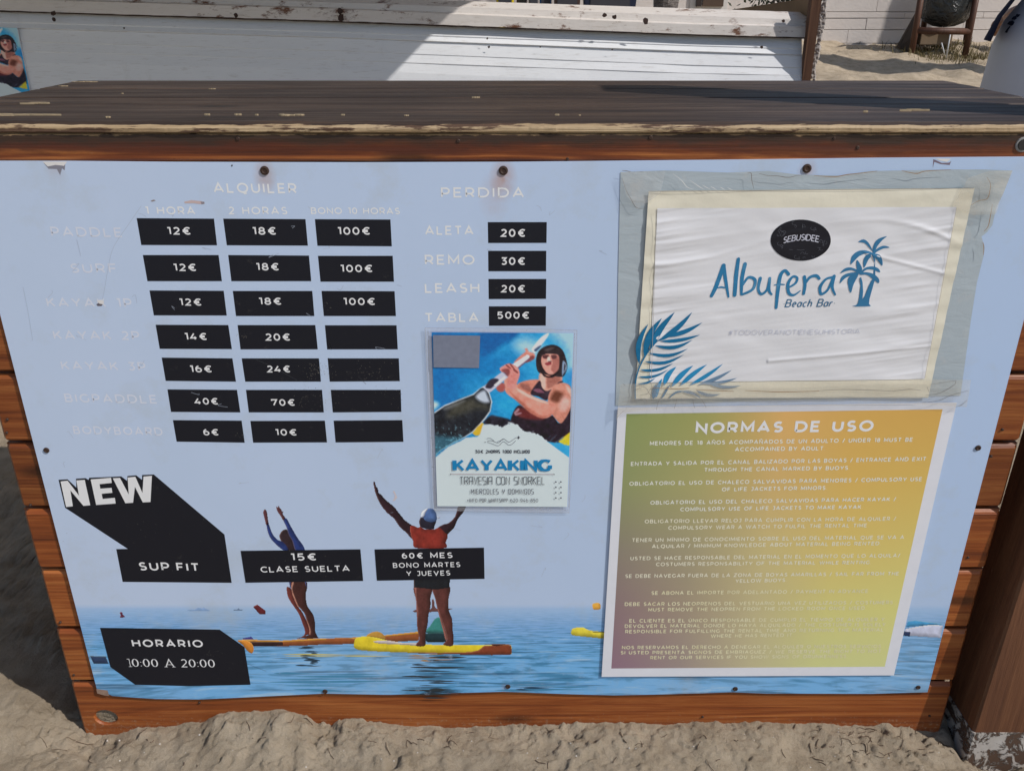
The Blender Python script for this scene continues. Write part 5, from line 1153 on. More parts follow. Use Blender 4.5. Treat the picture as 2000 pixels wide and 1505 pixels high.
# yellowed tape over the lower and upper edges
M_TAPE = clear_mat('yellowed_tape', (0.70, 0.65, 0.54), 0.27, 0.18, 0.22, 30)
M_TAPE2 = clear_mat('clear_tape', (0.72, 0.72, 0.70), 0.22, 0.15, 0.6, 26)
def tape(name, pts, y, mat, label, amp=0.0012, nx=120, ny=10, seed=0):
    """strip of tape between an upper and a lower edge polyline (photograph pixels), with folds"""
    up, lo = pts; U = np.linspace(0, 1, nx + 1); ux = [np.interp(U, np.linspace(0, 1, len(e)), [q[i] for q in e]) for e in (up, lo) for i in (0, 1)]
    V = []; F = []
    for j in range(ny + 1):
        v_ = j / ny
        for i in range(nx + 1):
            q = on_plane(ux[0][i] * (1 - v_) + ux[2][i] * v_, ux[1][i] * (1 - v_) + ux[3][i] * v_, y)
            h = amp * (float(fbm(np.array([q.x * 14]), np.array([q.z * 70]), seed, 3)[0])) ; V.append((q.x, y - h, q.z))
    for j in range(ny):
        for i in range(nx): a = j * (nx + 1) + i; F.append((a, a + nx + 1, a + nx + 2, a + 1))
    o = mesh_obj(name, V, F, mat, None, True); return o
tp1 = tape('tape_strip', ([(1212, 750), (1300, 748), (1420, 746), (1600, 744), (1800, 741), (1897, 742)], [(1203, 822), (1212, 806), (1300, 797), (1500, 793), (1800, 789), (1888, 795)]), WY - 0.0042, M_TAPE, '', seed=4)
tag(tp1, 'yellowed clear tape strip joining the banner to the rules notice below it', 'tape')
tp2 = tape('tape_strip', ([(1890, 348), (1930, 334), (1977, 333)], [(1862, 402), (1900, 420), (1944, 418)]), WY - 0.0030, M_TAPE, '', 0.003, 30, 20, seed=7); tag(tp2, 'crumpled yellowed tape on the top right corner of the banner', 'tape')
tp3 = tape('tape_strip', ([(1213, 336), (1250, 335), (1300, 334)], [(1222, 380), (1245, 408), (1290, 378)]), WY - 0.0028, M_TAPE2, '', 0.003, 26, 16, seed=9); tag(tp3, 'grubby clear tape on the top left corner of the banner', 'tape')
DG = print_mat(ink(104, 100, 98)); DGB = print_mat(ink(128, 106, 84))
def crease(lst, wd, mat, yv, parent, name='crease'):
    sh = Sheet(yv, parent); o = line_px(sh, lst, wd, mat, 0, parent, name); o['kind'] = 'stuff'; return o
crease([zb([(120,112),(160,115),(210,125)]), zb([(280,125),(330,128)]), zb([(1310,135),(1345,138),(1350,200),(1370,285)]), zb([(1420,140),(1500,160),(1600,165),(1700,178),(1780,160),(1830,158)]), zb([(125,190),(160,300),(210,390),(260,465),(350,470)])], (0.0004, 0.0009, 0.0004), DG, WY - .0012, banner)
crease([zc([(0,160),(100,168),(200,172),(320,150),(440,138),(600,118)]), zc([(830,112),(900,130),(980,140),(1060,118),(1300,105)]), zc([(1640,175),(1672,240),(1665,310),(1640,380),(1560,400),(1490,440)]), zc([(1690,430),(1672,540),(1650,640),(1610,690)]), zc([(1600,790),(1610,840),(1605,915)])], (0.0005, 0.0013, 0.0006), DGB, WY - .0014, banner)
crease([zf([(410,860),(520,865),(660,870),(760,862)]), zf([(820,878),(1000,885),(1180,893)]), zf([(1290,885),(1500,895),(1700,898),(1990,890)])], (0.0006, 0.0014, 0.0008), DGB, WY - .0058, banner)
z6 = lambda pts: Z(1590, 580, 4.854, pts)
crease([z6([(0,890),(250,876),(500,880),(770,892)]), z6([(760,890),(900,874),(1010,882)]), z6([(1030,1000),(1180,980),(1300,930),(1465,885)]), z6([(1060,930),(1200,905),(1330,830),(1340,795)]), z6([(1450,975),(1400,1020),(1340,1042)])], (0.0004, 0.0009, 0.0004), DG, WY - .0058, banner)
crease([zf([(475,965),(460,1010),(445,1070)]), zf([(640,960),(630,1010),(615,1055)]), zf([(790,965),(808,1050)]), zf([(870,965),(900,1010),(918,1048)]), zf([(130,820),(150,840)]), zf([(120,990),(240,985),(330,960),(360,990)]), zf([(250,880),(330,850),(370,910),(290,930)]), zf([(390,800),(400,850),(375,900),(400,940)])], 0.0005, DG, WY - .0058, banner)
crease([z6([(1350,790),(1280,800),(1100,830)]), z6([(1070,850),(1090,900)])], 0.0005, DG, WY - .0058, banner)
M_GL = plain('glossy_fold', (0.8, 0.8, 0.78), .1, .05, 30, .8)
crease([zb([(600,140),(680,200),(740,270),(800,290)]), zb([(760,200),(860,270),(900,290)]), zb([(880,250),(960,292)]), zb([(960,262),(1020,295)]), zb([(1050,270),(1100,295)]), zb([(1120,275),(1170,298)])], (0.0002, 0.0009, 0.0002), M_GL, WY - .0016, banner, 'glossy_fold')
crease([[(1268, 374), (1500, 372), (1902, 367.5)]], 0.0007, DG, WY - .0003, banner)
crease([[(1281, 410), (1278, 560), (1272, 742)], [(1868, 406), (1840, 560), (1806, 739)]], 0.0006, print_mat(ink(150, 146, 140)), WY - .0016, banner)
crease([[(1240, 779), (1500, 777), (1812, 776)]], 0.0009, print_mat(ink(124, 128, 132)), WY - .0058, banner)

# =================================================================== WOODEN POST
post = empty('wooden_post', (0.88, 0.005, -0.05), 'square brown wooden post with flaking white base at the right end of the counter', 'post')
PB0, PB1, PZ0, PZ1 = 0.824, 0.944, -0.12, 1.9
def post_sec(z, g=0.0):
    dx = 0.037 * z; dy = 0.028 * z
    x0, x1, y0, y1 = PB0 + dx - g, PB1 + dx + g, -0.045 + dy - g, 0.062 + dy + g; b_ = 0.004
    return [(x0 + b_, y0, z), (x0, y0 + b_, z), (x0, y1 - b_, z), (x0 + b_, y1, z), (x1 - b_, y1, z), (x1, y1 - b_, z), (x1, y0 + b_, z), (x1 - b_, y0, z)]
o = MB().prism(None, post_sec(PZ0), post_sec(PZ1)).build('shaft', M_POST, post)
t = NT('flaking_white_paint'); p_ = t.pos()
f_ = t.ramp(t.noise(p_, 34, 8, 0.7, 0.8), [(0.47, 0.0), (0.52, 1.0)])
t.color(t.mix(f_, (0.09, 0.05, 0.03), t.mix(t.noise(p_, 90, 4), (0.38, 0.33, 0.28), (0.55, 0.52, 0.48)))); t.rough(0.9); t.bump(f_, 0.9, 0.006)
o = MB().prism(None, post_sec(-0.11, 0.0015), post_sec(on_plane(1901, 1430, -0.045).z, 0.0015)).build('painted_base', t.m, post)

# =================================================================== WHITE METAL CONTAINER behind the counter
C0 = Vector((1.2, 2.0)); CD = Vector((-0.995, 0.10)).normalized(); CN = Vector((CD.y * -1, CD.x))   # outward normal (towards the counter)
def on_box(px, py, off=0.0):
    d = ray(px, py); q = C0 + CN * off
    t_ = ((q.x - 0) * CN.x + (q.y - CAM_Y) * CN.y) / (d[0] * CN.x + d[1] * CN.y)
    return Vector((d[0] * t_, CAM_Y + d[1] * t_, CAM_Z + d[2] * t_))
cont = empty('metal_container', (C0.x - 1.5, C0.y + .3, 0.05), 'long white ribbed metal container with rusty rim behind the counter', 'container')
t = NT('white_painted_metal'); p_ = t.pos()
c = t.mix(t.noise(t.mapping(p_, (1, 1, 6)), 5, 6), (0.76, 0.78, 0.80), (0.84, 0.85, 0.86))
rs_ = t.ramp(t.noise(p_, 26, 9, 0.75), [(0.70, 0.0), (0.73, 1.0)]); c = t.mix(rs_, c, (0.10, 0.045, 0.025))
c = t.mix(t.ramp(t.noise(t.mapping(p_, (3, 3, 30)), 6, 7, .7), [(0.55, 0.0), (0.8, 0.65)]), c, (0.42, 0.38, 0.33)); c = t.mix(t.ramp(t.noise(t.mapping(p_, (4, 4, 1)), 3, 8, .7), [(0.6, 0.0), (0.85, 0.4)]), c, (0.48, 0.45, 0.40))
t.color(c); t.rough(0.42); t.bump(t.noise(p_, 4, 4), 0.15, 0.02); M_WM = t.m
t = NT('rusty_rim_paint'); p_ = t.pos()
c = t.mix(t.noise(t.mapping(p_, (2, 2, 20)), 6, 6), (0.62, 0.57, 0.52), (0.74, 0.70, 0.66))
rs_ = t.ramp(t.noise(t.mapping(p_, (1, 1, 2.2)), 7.5, 10, 0.72), [(0.565, 0.0), (0.63, 1.0)]); c = t.mix(rs_, c, (0.14, 0.055, 0.025)); c = t.mix(t.ramp(t.noise(t.mapping(p_, (5, 5, 40)), 4, 8, .7), [(0.55, 0.0), (0.75, 0.6)]), c, (0.36, 0.28, 0.21))
t.color(c); t.rough(0.6); t.bump(t.noise(p_, 40, 5), 0.3, 0.004); M_RIM = t.m
M_RIM_DARK = plain('dark_rusty_edge', (0.05, 0.03, 0.025), .8, .5, 60)
stx = [-500, -300, 650, 1350, 1592]
def row(ys, off): return (ys, off)
def loft(name, rows, mat, xmax=1592, jag=0.0):
    xs_ = np.linspace(-480, xmax, 150); V = []; F = []
    for ri, (ys, off) in enumerate(rows):
        yv = np.interp(xs_, [-480, 650, 1350, 1592], ys); ov = off if not callable(off) else off(xs_)
        for k, (a, b_) in enumerate(zip(xs_, yv)):
            oo = (ov[k] if hasattr(ov, '__len__') else ov) + 0.004 * float(vnoise(np.array([a / 90.0]), np.array([ri * .35]), 6)[0])
            e_ = jag * float(vnoise(np.array([a / 7.0]), np.array([ri * 3.0]), 8)[0]) if jag else 0
            V.append(on_box(a, b_ + e_, oo))
    n = len(xs_)
    for r in range(len(rows) - 1):
        for k in range(n - 1): a = r * n + k; F.append((a, a + n, a + n + 1, a + 1))
    return mesh_obj(name, V, F, mat, cont, False)
loft('rim', [((-46, -6, 17, 25), -0.16), ((-30, 4, 30, 39), -0.06), ((-29, 5, 31, 40), -0.045), ((-20, 15, 45, 50), -0.04), ((-18, 17, 47, 52), -0.02), ((-17, 18, 48, 53), 0.0), ((6, 41, 67, 74), 0.006)], M_RIM, jag=0.0)
loft('rim_edge', [((6, 41, 67, 74), 0.006), ((8, 43.5, 69.5, 76), 0.004), ((9, 44, 70, 77), -0.03)], M_RIM_DARK, jag=1.2)
loft('side_wall', [((8, 43, 69, 76), -0.022), ((16, 52, 79, 86), -0.014), ((28, 62, 89, 96), -0.002), ((30, 64, 91, 98), -0.0035), ((40, 73, 100, 108), 0.010), ((42, 75, 103, 110), 0.003), ((42.5, 75.5, 103.5, 110.5), 0.005), ((66, 99, 127, 133), 0.022), ((67.2, 100.2, 128.2, 134.2), 0.0205), ((86, 117, 143, 148), 0.033), ((87.2, 118.2, 144.2, 149.2), 0.0315), ((110, 136, 166, 172), 0.044), ((300, 330, 360, 366), 0.118), ((560, 600, 640, 650), 0.19)], M_WM, 1566)
# back wall, floor end so that it is a body and not a sheet
def bpt(s_, n_, z_): q = C0 + CD * s_ - CN * n_; return (q.x, q.y, z_)
MB().prism(None, [bpt(0.05, .9, 0.0), bpt(4.6, .9, 0.0), bpt(4.6, .9, 1.12), bpt(0.05, .9, 1.05)], [bpt(0.05, .94, 0.0), bpt(4.6, .94, 0.0), bpt(4.6, .94, 1.12), bpt(0.05, .94, 1.05)]).build('back_wall', M_WM, cont)
# brown end board and plate
M_END = wood_mat('rusty_brown_end', (0.05, 0.022, 0.012), (0.10, 0.045, 0.024), (0.17, 0.085, 0.045), 'z', .7)
a0 = on_box(1587, -12, .044); a1 = on_box(1607, -12, .044); b0 = on_box(1566, 165, .048); b1 = on_box(1582, 165, .048)
def ext(a, b_, z_): u = (z_ - a.z) / (b_.z - a.z); return a + (b_ - a) * u
e0, e1_ = ext(a0, b0, 0.05), ext(a1, b1, 0.05); t0_, t1_ = a0 + (a0 - b0) * .03, a1 + (a1 - b1) * .03
bk = Vector((CN.x * -0.05, CN.y * -0.05, 0))
MB().prism(None, [t0_, t1_, e1_, e0], [v + bk for v in (t0_, t1_, e1_, e0)]).build('end_post', M_END, cont)
# tan inner plate running back from the end post
f0 = on_box(1597, -6, 0.0); f1_ = on_box(1597, 46, 0.0); k_ = 4.05 / 2.95
def deep(px, py, fw): d = ray(px, py); dn = d[1] * CP - d[2] * SP_; return Vector((d[0] * fw / dn, CAM_Y + d[1] * fw / dn, CAM_Z + d[2] * fw / dn))
fw0 = (f0.y - CAM_Y) * CP - (f0.z - CAM_Z) * SP_
g0 = deep(1430, 19, fw0 * 1.3); g1 = deep(1450, 34, fw0 * 1.27)
th = Vector((0.012, 0, 0))
f2_ = Vector((f1_.x, f1_.y, .3)); g2_ = Vector((g1.x, g1.y, .3))
t = plain('tan_plate', (0.20, 0.135, 0.085), .8, .25, 8)
MB().prism(None, [f0, g0, g1, f1_], [v + th for v in (f0, g0, g1, f1_)]).build('end_plate', t, cont)
# mortar splashes along the outside of the end post
rm = random.Random(2); m = MB()
for k in range(90):
    u = rm.random(); q = on_box(1607 - 24 * u + rm.uniform(-1, 9) * (1 if u < .6 else .8), -5 + u * 160, 0.02); r_ = rm.uniform(.004, .012)
    pts = [(q.x + r_ * math.cos(a * 1.05) * rm.uniform(.6, 1), q.y - r_ * .5 * (a % 2), q.z + r_ * math.sin(a * 1.05) * 1.5 * rm.uniform(.6, 1)) for a in range(6)]
    m.add(pts + [(q.x, q.y - r_, q.z), (q.x, q.y + r_, q.z)], [(a, (a + 1) % 6, 6) for a in range(6)] + [((a + 1) % 6, a, 7) for a in range(6)])
o = m.build('mortar_splashes', plain('grey_mortar', (0.40, 0.36, 0.33), .95, .3, 60), cont); o['kind'] = 'stuff'
# small dark chips and bolts on the container
m = MB()
for px, py, r_ in ((107, 26, .012), (108, 38, .010), (462, 30, .010), (665, 22, .014), (667, 36, .018), (952, 75, .005), (955, 92, .006), (1486, 92, .007), (1200, 33, .012), (1260, 41, .014), (1528, 42, .008), (1180, 30, .010), (245, 55, .005), (1055, 92, .004), (1195, 97, .004)):
    q = on_box(px, py, 0.016 if py < 60 else 0.012); n = len(m.v)
    m.add([(q.x + r_ * math.cos(a * .9) * rm.uniform(.5, 1), q.y - .012, q.z + r_ * math.sin(a * .9) * rm.uniform(.4, 1)) for a in range(7)], [tuple(range(7))])
o = m.build('rust_chips', M_RIM_DARK, cont); o['kind'] = 'stuff'
# second flyer on the container's side
fl2 = empty('kayaking_flyer', (-1.9, 2.3, 1.0), 'second kayaking flyer stuck to the white container at the left edge', 'poster')
Q2 = [(-128, 50), (33, 55), (60, 186), (-118, 196)]
q2w = [on_box(a, b_, o_) for (a, b_), o_ in zip(Q2, (0.020, 0.020, 0.078, 0.080))]
def f2pos(u, v):
    q = [np.array(tuple(k)) for k in q2w]; return (q[0] * ((1 - u) * (1 - v))[..., None] + q[1] * (u * (1 - v))[..., None] + q[2] * (u * v)[..., None] + q[3] * ((1 - u) * v)[..., None])
def f2col(u, v): return paint_flyer(140 + u * 1740 - 60 * v * 0, 115 + v * 1530)
vc_grid('printed_sheet', 110, 110, f2pos, f2col, M_FLY, fl2)
m = MB(); m.add([tuple(v + Vector((0, 0.006, 0))) for v in q2w] + [tuple(v + Vector((0, 0.001, 0))) for v in q2w], [(0, 1, 2, 3), (7, 6, 5, 4), (0, 4, 5, 1), (1, 5, 6, 2), (2, 6, 7, 3), (3, 7, 4, 0)]); m.build('backing_sheet', PAPER, fl2)

# =================================================================== SHADE CANOPY (added outside the frame to cast shade over the left of the container)
HC = 2.2
def up_sun(v, h): k = (h - v.z) / SUNV.z; return v + SUNV * k
W1, W2 = up_sun(on_box(893, 14, -0.02), HC), up_sun(on_box(757, 158, 0.042), HC)
dd = (W1 - W2); dd.z = 0; dd.normalize()
canopy = empty('unseen_canopy', (W2.x - 2, W2.y + 1.2, 0.1), 'flat canvas canopy on poles added unseen to shade the left of the white container', 'canopy')
p0 = W2 - dd * 0.25; p1 = W1 + dd * 3.0
p3 = p0 + Vector((-5.0, -2.0, 0)); p2 = p1 + Vector((-5.0, 0.2, 0))
MB().prism(None, [p0, p1, p2, p3], [v + Vector((0, 0, .03)) for v in (p0, p1, p2, p3)]).build('canvas', plain('beige_canvas', (0.45, 0.42, 0.36), .9), canopy)
for v in (p2, p3):
    MB().tube([(v.x * .98, v.y, gz(v.x, v.y) - .1), (v.x * .98, v.y, HC)], 0.03, 10).build('pole', M_POST, canopy)

# =================================================================== WALL of long pale blocks
WALLY = 8.95; gw0 = 0.0973 * (WALLY - SAND_Y0)
wall = empty('block_wall', (0, WALLY, gw0), 'long wall of pale cream stone blocks at the back of the beach', 'wall')
M_BLK = NT('pale_limestone'); t = M_BLK; oi = t.new('ShaderNodeObjectInfo')
c = t.mix(t.noise(t.pos(), 6, 7, .6), (0.66, 0.59, 0.54), (0.76, 0.69, 0.64)); c = t.mix(t.math('MULTIPLY', oi.outputs['Random'], .35), c, (0.64, 0.60, 0.56))
t.color(c); t.rough(.9); t.bump(t.noise(t.pos(), 40, 6), .3, .01); M_BLK = t.m
z_ = gw0 - 0.25; hs = [0.25, 0.137, 0.115, 0.062, 0.135, 0.13, 0.062, 0.15, 0.14, 0.062, 0.15]
blk = {}
MB().box(-9, 12, WALLY + 0.02, WALLY + 0.3, z_ - .3, z_ + sum(hs) - .01).build('wall_core', plain('mortar', (0.50, 0.45, 0.41), .95), wall)
for ci, h in enumerate(hs):
    x = -2.0 - random.random() * .6
    while x < 7.5:
        L = random.choice((0.62, 0.85, 1.05)); k = (L, h)
        if k not in blk:
            o = MB().box(0.0015, L - 0.0015, -0.02, 0.019, 0.003, h - 0.003).build('stone_block', M_BLK, None); bevel(o, 0.002, 1); blk[k] = o.data; o.parent = wall
        else:
            o = bpy.data.objects.new('stone_block', blk[k]); COL.objects.link(o); o.parent = wall
        # the window opening stays free
        o.location = (x, random.uniform(-.003, .003), z_ - gw0); x += L
    z_ += h
win = on_plane(1358, 17, WALLY - .03); win2 = on_plane(1411, 17, WALLY - .03)
wd = empty('wall_hatch', (win.x, WALLY - .03, win.z), 'brown wooden hatch in a white surround on the pale wall', 'hatch')
MB().box(win.x - .06, win2.x + .05, WALLY - .035, WALLY - .021, win.z - .01, win.z + .9).build('surround', plain('white_render', (0.70, 0.67, 0.63), .8), wd)
MB().box(win.x + .07, win2.x, WALLY - .06, WALLY - .036, win.z + .02, win.z + .8).build('shutter', plain('brown_shutter', (0.10, 0.065, 0.045), .6), wd)
MB().box(win.x, win.x + .055, WALLY - .07, WALLY - .036, win.z + .02, win.z + .8).build('jamb', plain('dark_jamb', (0.04, 0.028, 0.024), .6), wd)

# =================================================================== LITTER BIN on wooden legs
BYY = 8.1
bin_ = empty('litter_bin', (on_plane(1845, 105, BYY).x, BYY, gz(4.0, BYY)), 'dark shiny bin bag hanging in a brown wooden frame by the wall', 'litter bin')
M_BIN = wood_mat('bin_frame_wood', (0.045, 0.018, 0.010), (0.085, 0.036, 0.020), (0.14, 0.06, 0.035), 'z', .5)
def pole_px(pa, pb, r_, Yv, name='leg', top=0.35, mat=M_BIN, par=bin_):
    a, b_ = on_plane(*pa, Yv), on_plane(*pb, Yv); a = a + (a - b_) * top
    return MB().tube([a, b_], r_, 10).build(name, mat, par, True)
pole_px((1798, 0), (1779, 112), 0.030, BYY); pole_px((1906, 0), (1883, 116), 0.030, BYY); pole_px((1812, 0), (1798, 92), 0.028, BYY + .5); pole_px((1898, 0), (1884, 92), 0.026, BYY + .5)
a, b_ = on_plane(1790, 60, BYY), on_plane(1893, 62, BYY); MB().tube([a, b_], 0.032, 10).build('rail', M_BIN, bin_, True)
m = MB(); cc = on_plane(1850, 0, BYY + .25); rings = []
prof = [(0.02, 52), (0.10, 50), (0.19, 42), (0.245, 26), (0.27, 6), (0.275, -20), (0.27, -36), (0.28, -50)]
nn = 28
for r_, py in prof:
    zz_ = on_plane(1850, py, BYY + .25).z
    m.v += [(cc.x + (r_ + .012 * math.sin(7 * a + py * .1) + .006 * math.sin(13 * a)) * math.cos(a), BYY + .25 + r_ * math.sin(a), zz_ + .01 * math.sin(5 * a)) for a in [6.28318 * k / nn for k in range(nn)]]
for r in range(len(prof) - 1):
    for k in range(nn): m.f.append((r * nn + k, r * nn + (k + 1) % nn, (r + 1) * nn + (k + 1) % nn, (r + 1) * nn + k))
m.f.append(tuple(range(nn))[::-1])
t = NT('black_bin_bag'); t.color((0.022, 0.026, 0.028)); t.rough(.22); t.b.inputs['Specular IOR Level'].default_value = .7; t.bump(t.noise(t.mapping(t.pos(), (1, 1, .6)), 11, 5, .55, 2.0), .9, .05)
m.build('bin_bag', t.m, bin_, True)
a, b_ = on_plane(1800, 66, BYY + .1), on_plane(1858, 88, BYY + .1); o = MB().box(a.x, b_.x, BYY + .1, BYY + .4, b_.z, a.z).build('concrete_base', plain('tan_base', (0.20, 0.145, 0.095), .9), bin_); bevel(o, .008)
q = [on_plane(1796, 18, BYY + .3), on_plane(1797, 60, BYY + .1), on_plane(1784, 105, BYY + .1), on_plane(1754, 94, BYY + .3), on_plane(1762, 78, BYY + .3)]
MB().prism(None, q, [v + Vector((0.0, .05, 0)) for v in q]).build('shadow_wedge', plain('dark_wedge', (0.06, 0.045, 0.035), .8), bin_)  # dark wedge standing in for the bin's shadow on the wall
pole_px((1856, 68), (1848, 113), 0.006, BYY - .1, 'wire_leg', 0, plain('white_wire', (0.6, 0.6, 0.6), .4)); pole_px((1839, 84), (1845, 108), 0.006, BYY - .1, 'wire_leg', 0, plain('white_wire', (0.6, 0.6, 0.6), .4))
# dry grass round the bin
def grass(name, cx_, cy_, sx_, sy_, n, h, mat):
    m = MB(); rg = random.Random(3)
    for k in range(n):
        x, y = rg.gauss(cx_, sx_), rg.gauss(cy_, sy_); z_ = gz(x, y) - .01; a = rg.uniform(0, 6.28); hh = h * rg.uniform(.4, 1); w_ = .004
        dx, dy = math.cos(a), math.sin(a)
        m.add([(x - dy * w_, y + dx * w_, z_), (x + dy * w_, y - dx * w_, z_), (x + dx * hh * .3 + dy * w_ * .6, y + dy * hh * .3 - dx * w_ * .6, z_ + hh * .6), (x + dx * hh * .3 - dy * w_ * .6, y + dy * hh * .3 + dx * w_ * .6, z_ + hh * .6), (x + dx * hh * .75, y + dy * hh * .75, z_ + hh * .85)], [(0, 1, 2, 3), (3, 2, 4)])
    o = m.build(name, mat, None); return tag(o, 'dry grass growing in the sand round the litter bin', 'grass', kind='stuff')
grass('dry_grass', 4.45, 8.2, .28, .22, 900, .12, plain('dry_grass', (0.16, 0.13, 0.06), .9, .4, 50))

# =================================================================== PALM TREES
def palm_tree(x, y, lean, h, r_, label, seed):
    rg = random.Random(seed); z0 = gz(x, y) - .1
    pt = empty('palm_tree', (x, y, z0), label, 'palm tree')
    n = 46; pts = [(x + lean * (k / n) ** 1.2, y, z0 + h * k / n) for k in range(n + 1)]
    MB().tube(pts, [r_ * (1.15 - .35 * k / n) * (1 + .07 * (k % 2)) for k in range(n + 1)], 16).build('trunk', M_TRK, pt)
    top = Vector(pts[-1]); m = MB()
    for f in range(22):
        a = f * 2.399; el = rg.uniform(-.2, 1.1); L = rg.uniform(1.5, 2.0); P_ = []
        for k in range(9): u = k / 8; P_.append(top + Vector((math.cos(a) * L * u * math.cos(el * (1 - u)), math.sin(a) * L * u * math.cos(el * (1 - u)), L * (math.sin(el) * u - .75 * u * u))))
        for k in range(1, 9):
            d = (P_[k] - P_[k - 1]).normalized(); s_ = d.cross(Vector((0, 0, 1))).normalized()
            for q_ in range(3):
                b_ = P_[k - 1].lerp(P_[k], q_ / 3)
                for sg in (-1, 1):
                    tip = b_ + s_ * sg * .38 * (1 - .5 * k / 9) + d * .2 - Vector((0, 0, .14)); m.add([b_ - d * .02, b_ + d * .02, tip], [(0, 1, 2)])
    m.build('crown', plain('palm_frond', (0.07, 0.10, 0.04), .6, .3, 20), pt); return pt
t = NT('palm_trunk_bark'); p_ = t.pos(); t.color(t.ramp(t.noise(t.mapping(p_, (6, 6, 26)), 2.2, 7, .7), [(.4, (0.07, 0.06, 0.055)), (.65, (0.24, 0.215, 0.20))])); t.rough(.95); t.bump(t.noise(p_, 40, 5), .8, .02); M_TRK = t.m
q = on_plane(1299, 10, 7.2); palm_tree(q.x, 7.2, 0.05, 3.6, 0.10, 'grey palm trunk standing behind the white container', 3)
palm_tree(5.75, 8.0, 1.3, 7.5, 0.13, 'leaning palm tree beyond the litter bin, added unseen to cast its shadow on the wall', 5)  # out-of-view palm added for the trunk shadow on the wall

# =================================================================== UPRIGHT PADDLE BOARDS beyond the container
def paddle_board(pa, pb, Yv, mat, label):
    a, b_ = on_plane(pa, 2, Yv), on_plane(pb, 2, Yv); x0, x1 = a.x, b_.x; cx_ = (x0 + x1) / 2; hw = (x1 - x0) / 2; z0 = gz(cx_, Yv) - .03; H_ = 2.2
    pb_ = empty('paddle_board', (cx_, Yv, z0), label, 'paddle board', 'paddle boards stood on end behind the container')
    L_ = []; n = 24
    for k in range(n + 1): u = k / n; L_.append((hw * min(1, (math.sin(math.pi * min(max(u, .012), .988))) ** .45), z0 + H_ * u))
    out = [(cx_ - w_, z_) for w_, z_ in L_] + [(cx_ + w_, z_) for w_, z_ in L_[::-1]]
    o = MB().prism(None, [(x, Yv - .05, z_) for x, z_ in out], [(x, Yv + .05, z_) for x, z_ in out]).build('hull', mat, pb_); bevel(o, .012, 2)
    MB().box(cx_ - hw * .7, cx_ + hw * .7, Yv - .056, Yv - .0505, z0 + .6, z0 + 1.0).build('deck_pad', plain('deck_pad_dark', (0.05, 0.05, 0.06), .9), pb_)
for pa, pb, yv, c_, lb in ((968, 1005, 6.4, (0.62, 0.45, 0.02), 'yellow paddle board stood on end, leftmost behind the container'), (1008, 1030, 6.5, (0.05, 0.02, 0.05), 'narrow dark purple paddle board between the yellow and grey ones'), (1032, 1052, 6.45, (0.12, 0.11, 0.11), 'narrow grey paddle board stood on end behind the container'),
        (1053, 1078, 6.5, (0.03, 0.10, 0.25), 'blue paddle board stood on end behind the container'), (1080, 1135, 6.45, (0.06, 0.035, 0.03), 'dark brown paddle board stood on end behind the container'), (1136, 1245, 6.5, (0.015, 0.02, 0.045), 'widest navy paddle board nearest the grey palm trunk')):
    paddle_board(pa, pb, yv, plain('board_skin', c_, .35, .1, 8), lb)
# leafy shrub seen over the container's right end
sh_ = empty('leafy_shrub', (on_plane(1525, 8, 7.8).x, 7.8, gz(2.8, 7.8)), 'dark leafy shrub against the wall above the right end of the container', 'shrub')
m = MB(); rg = random.Random(8); c0 = on_plane(1528, 0, 7.8)
for k in range(700):
    v = Vector((rg.gauss(0, .17), rg.gauss(0, .12), rg.gauss(.05, .13))); q = c0 + v + Vector((0, 0, .04)); a = Vector((rg.uniform(-1, 1), rg.uniform(-1, 1), rg.uniform(-1, 1))).normalized(); b_ = a.orthogonal().normalized()
    m.add([q - a * .03, q + b_ * .014, q + a * .03, q - b_ * .014], [(0, 1, 2, 3)])
m.build('foliage', plain('dark_leaves', (0.035, 0.045, 0.022), .6, .5, 30), sh_)
for k in range(4): MB().tube([(c0.x + .02 * k - .03, 7.8, gz(2.8, 7.8) - .05), (c0.x + .05 * k - .08, 7.8 + .02 * k, c0.z)], 0.01, 6).build('stem', M_TRK, sh_)

# narrow awning high above the sand, outside the frame; added so its shadow makes the band in front of the bin
a = on_level(1560, 96, .78); a.z = gz(a.x, a.y); b_ = on_level(2000, 128, .62); b_.z = gz(b_.x, b_.y)
A2_ = up_sun(Vector((a.x, 7.9, gz(a.x, 7.9))), 3.0); B2_ = up_sun(Vector((5.4, 7.1, gz(5.4, 7.1))), 3.0)
aw = empty('unseen_awning', (B2_.x, B2_.y, gz(B2_.x, B2_.y)), 'long narrow canvas awning on poles, added to shade the sand in front of the litter bin', 'unseen_awning')
wv = [(-.5, -.22), (.0, -.25)]
P_ = [A2_ + (B2_ - A2_) * (k / 12) for k in range(-2, 16)]; m = MB(); V_ = []
for k, q in enumerate(P_):
    hw_ = .24 + .05 * math.sin(k * 1.3)
    V_ += [(q.x, q.y - hw_ + .05 * math.sin(k * .9), 3.0), (q.x, q.y + hw_ + .05 * math.sin(k * .7), 3.0)]
n = len(P_); m.add(V_ + [(x, y, z_ + .02) for x, y, z_ in V_], [(2 * k, 2 * k + 2, 2 * k + 3, 2 * k + 1) for k in range(n - 1)] + [(2 * n + 2 * k, 2 * n + 2 * k + 1, 2 * n + 2 * k + 3, 2 * n + 2 * k + 2) for k in range(n - 1)]); m.build('canvas', bpy.data.materials['beige_canvas'], aw)
q = P_[-1]; MB().tube([(q.x, q.y, gz(q.x, q.y) - .1), (q.x, q.y, 3.0)], .03, 8).build('pole', M_POST, aw)

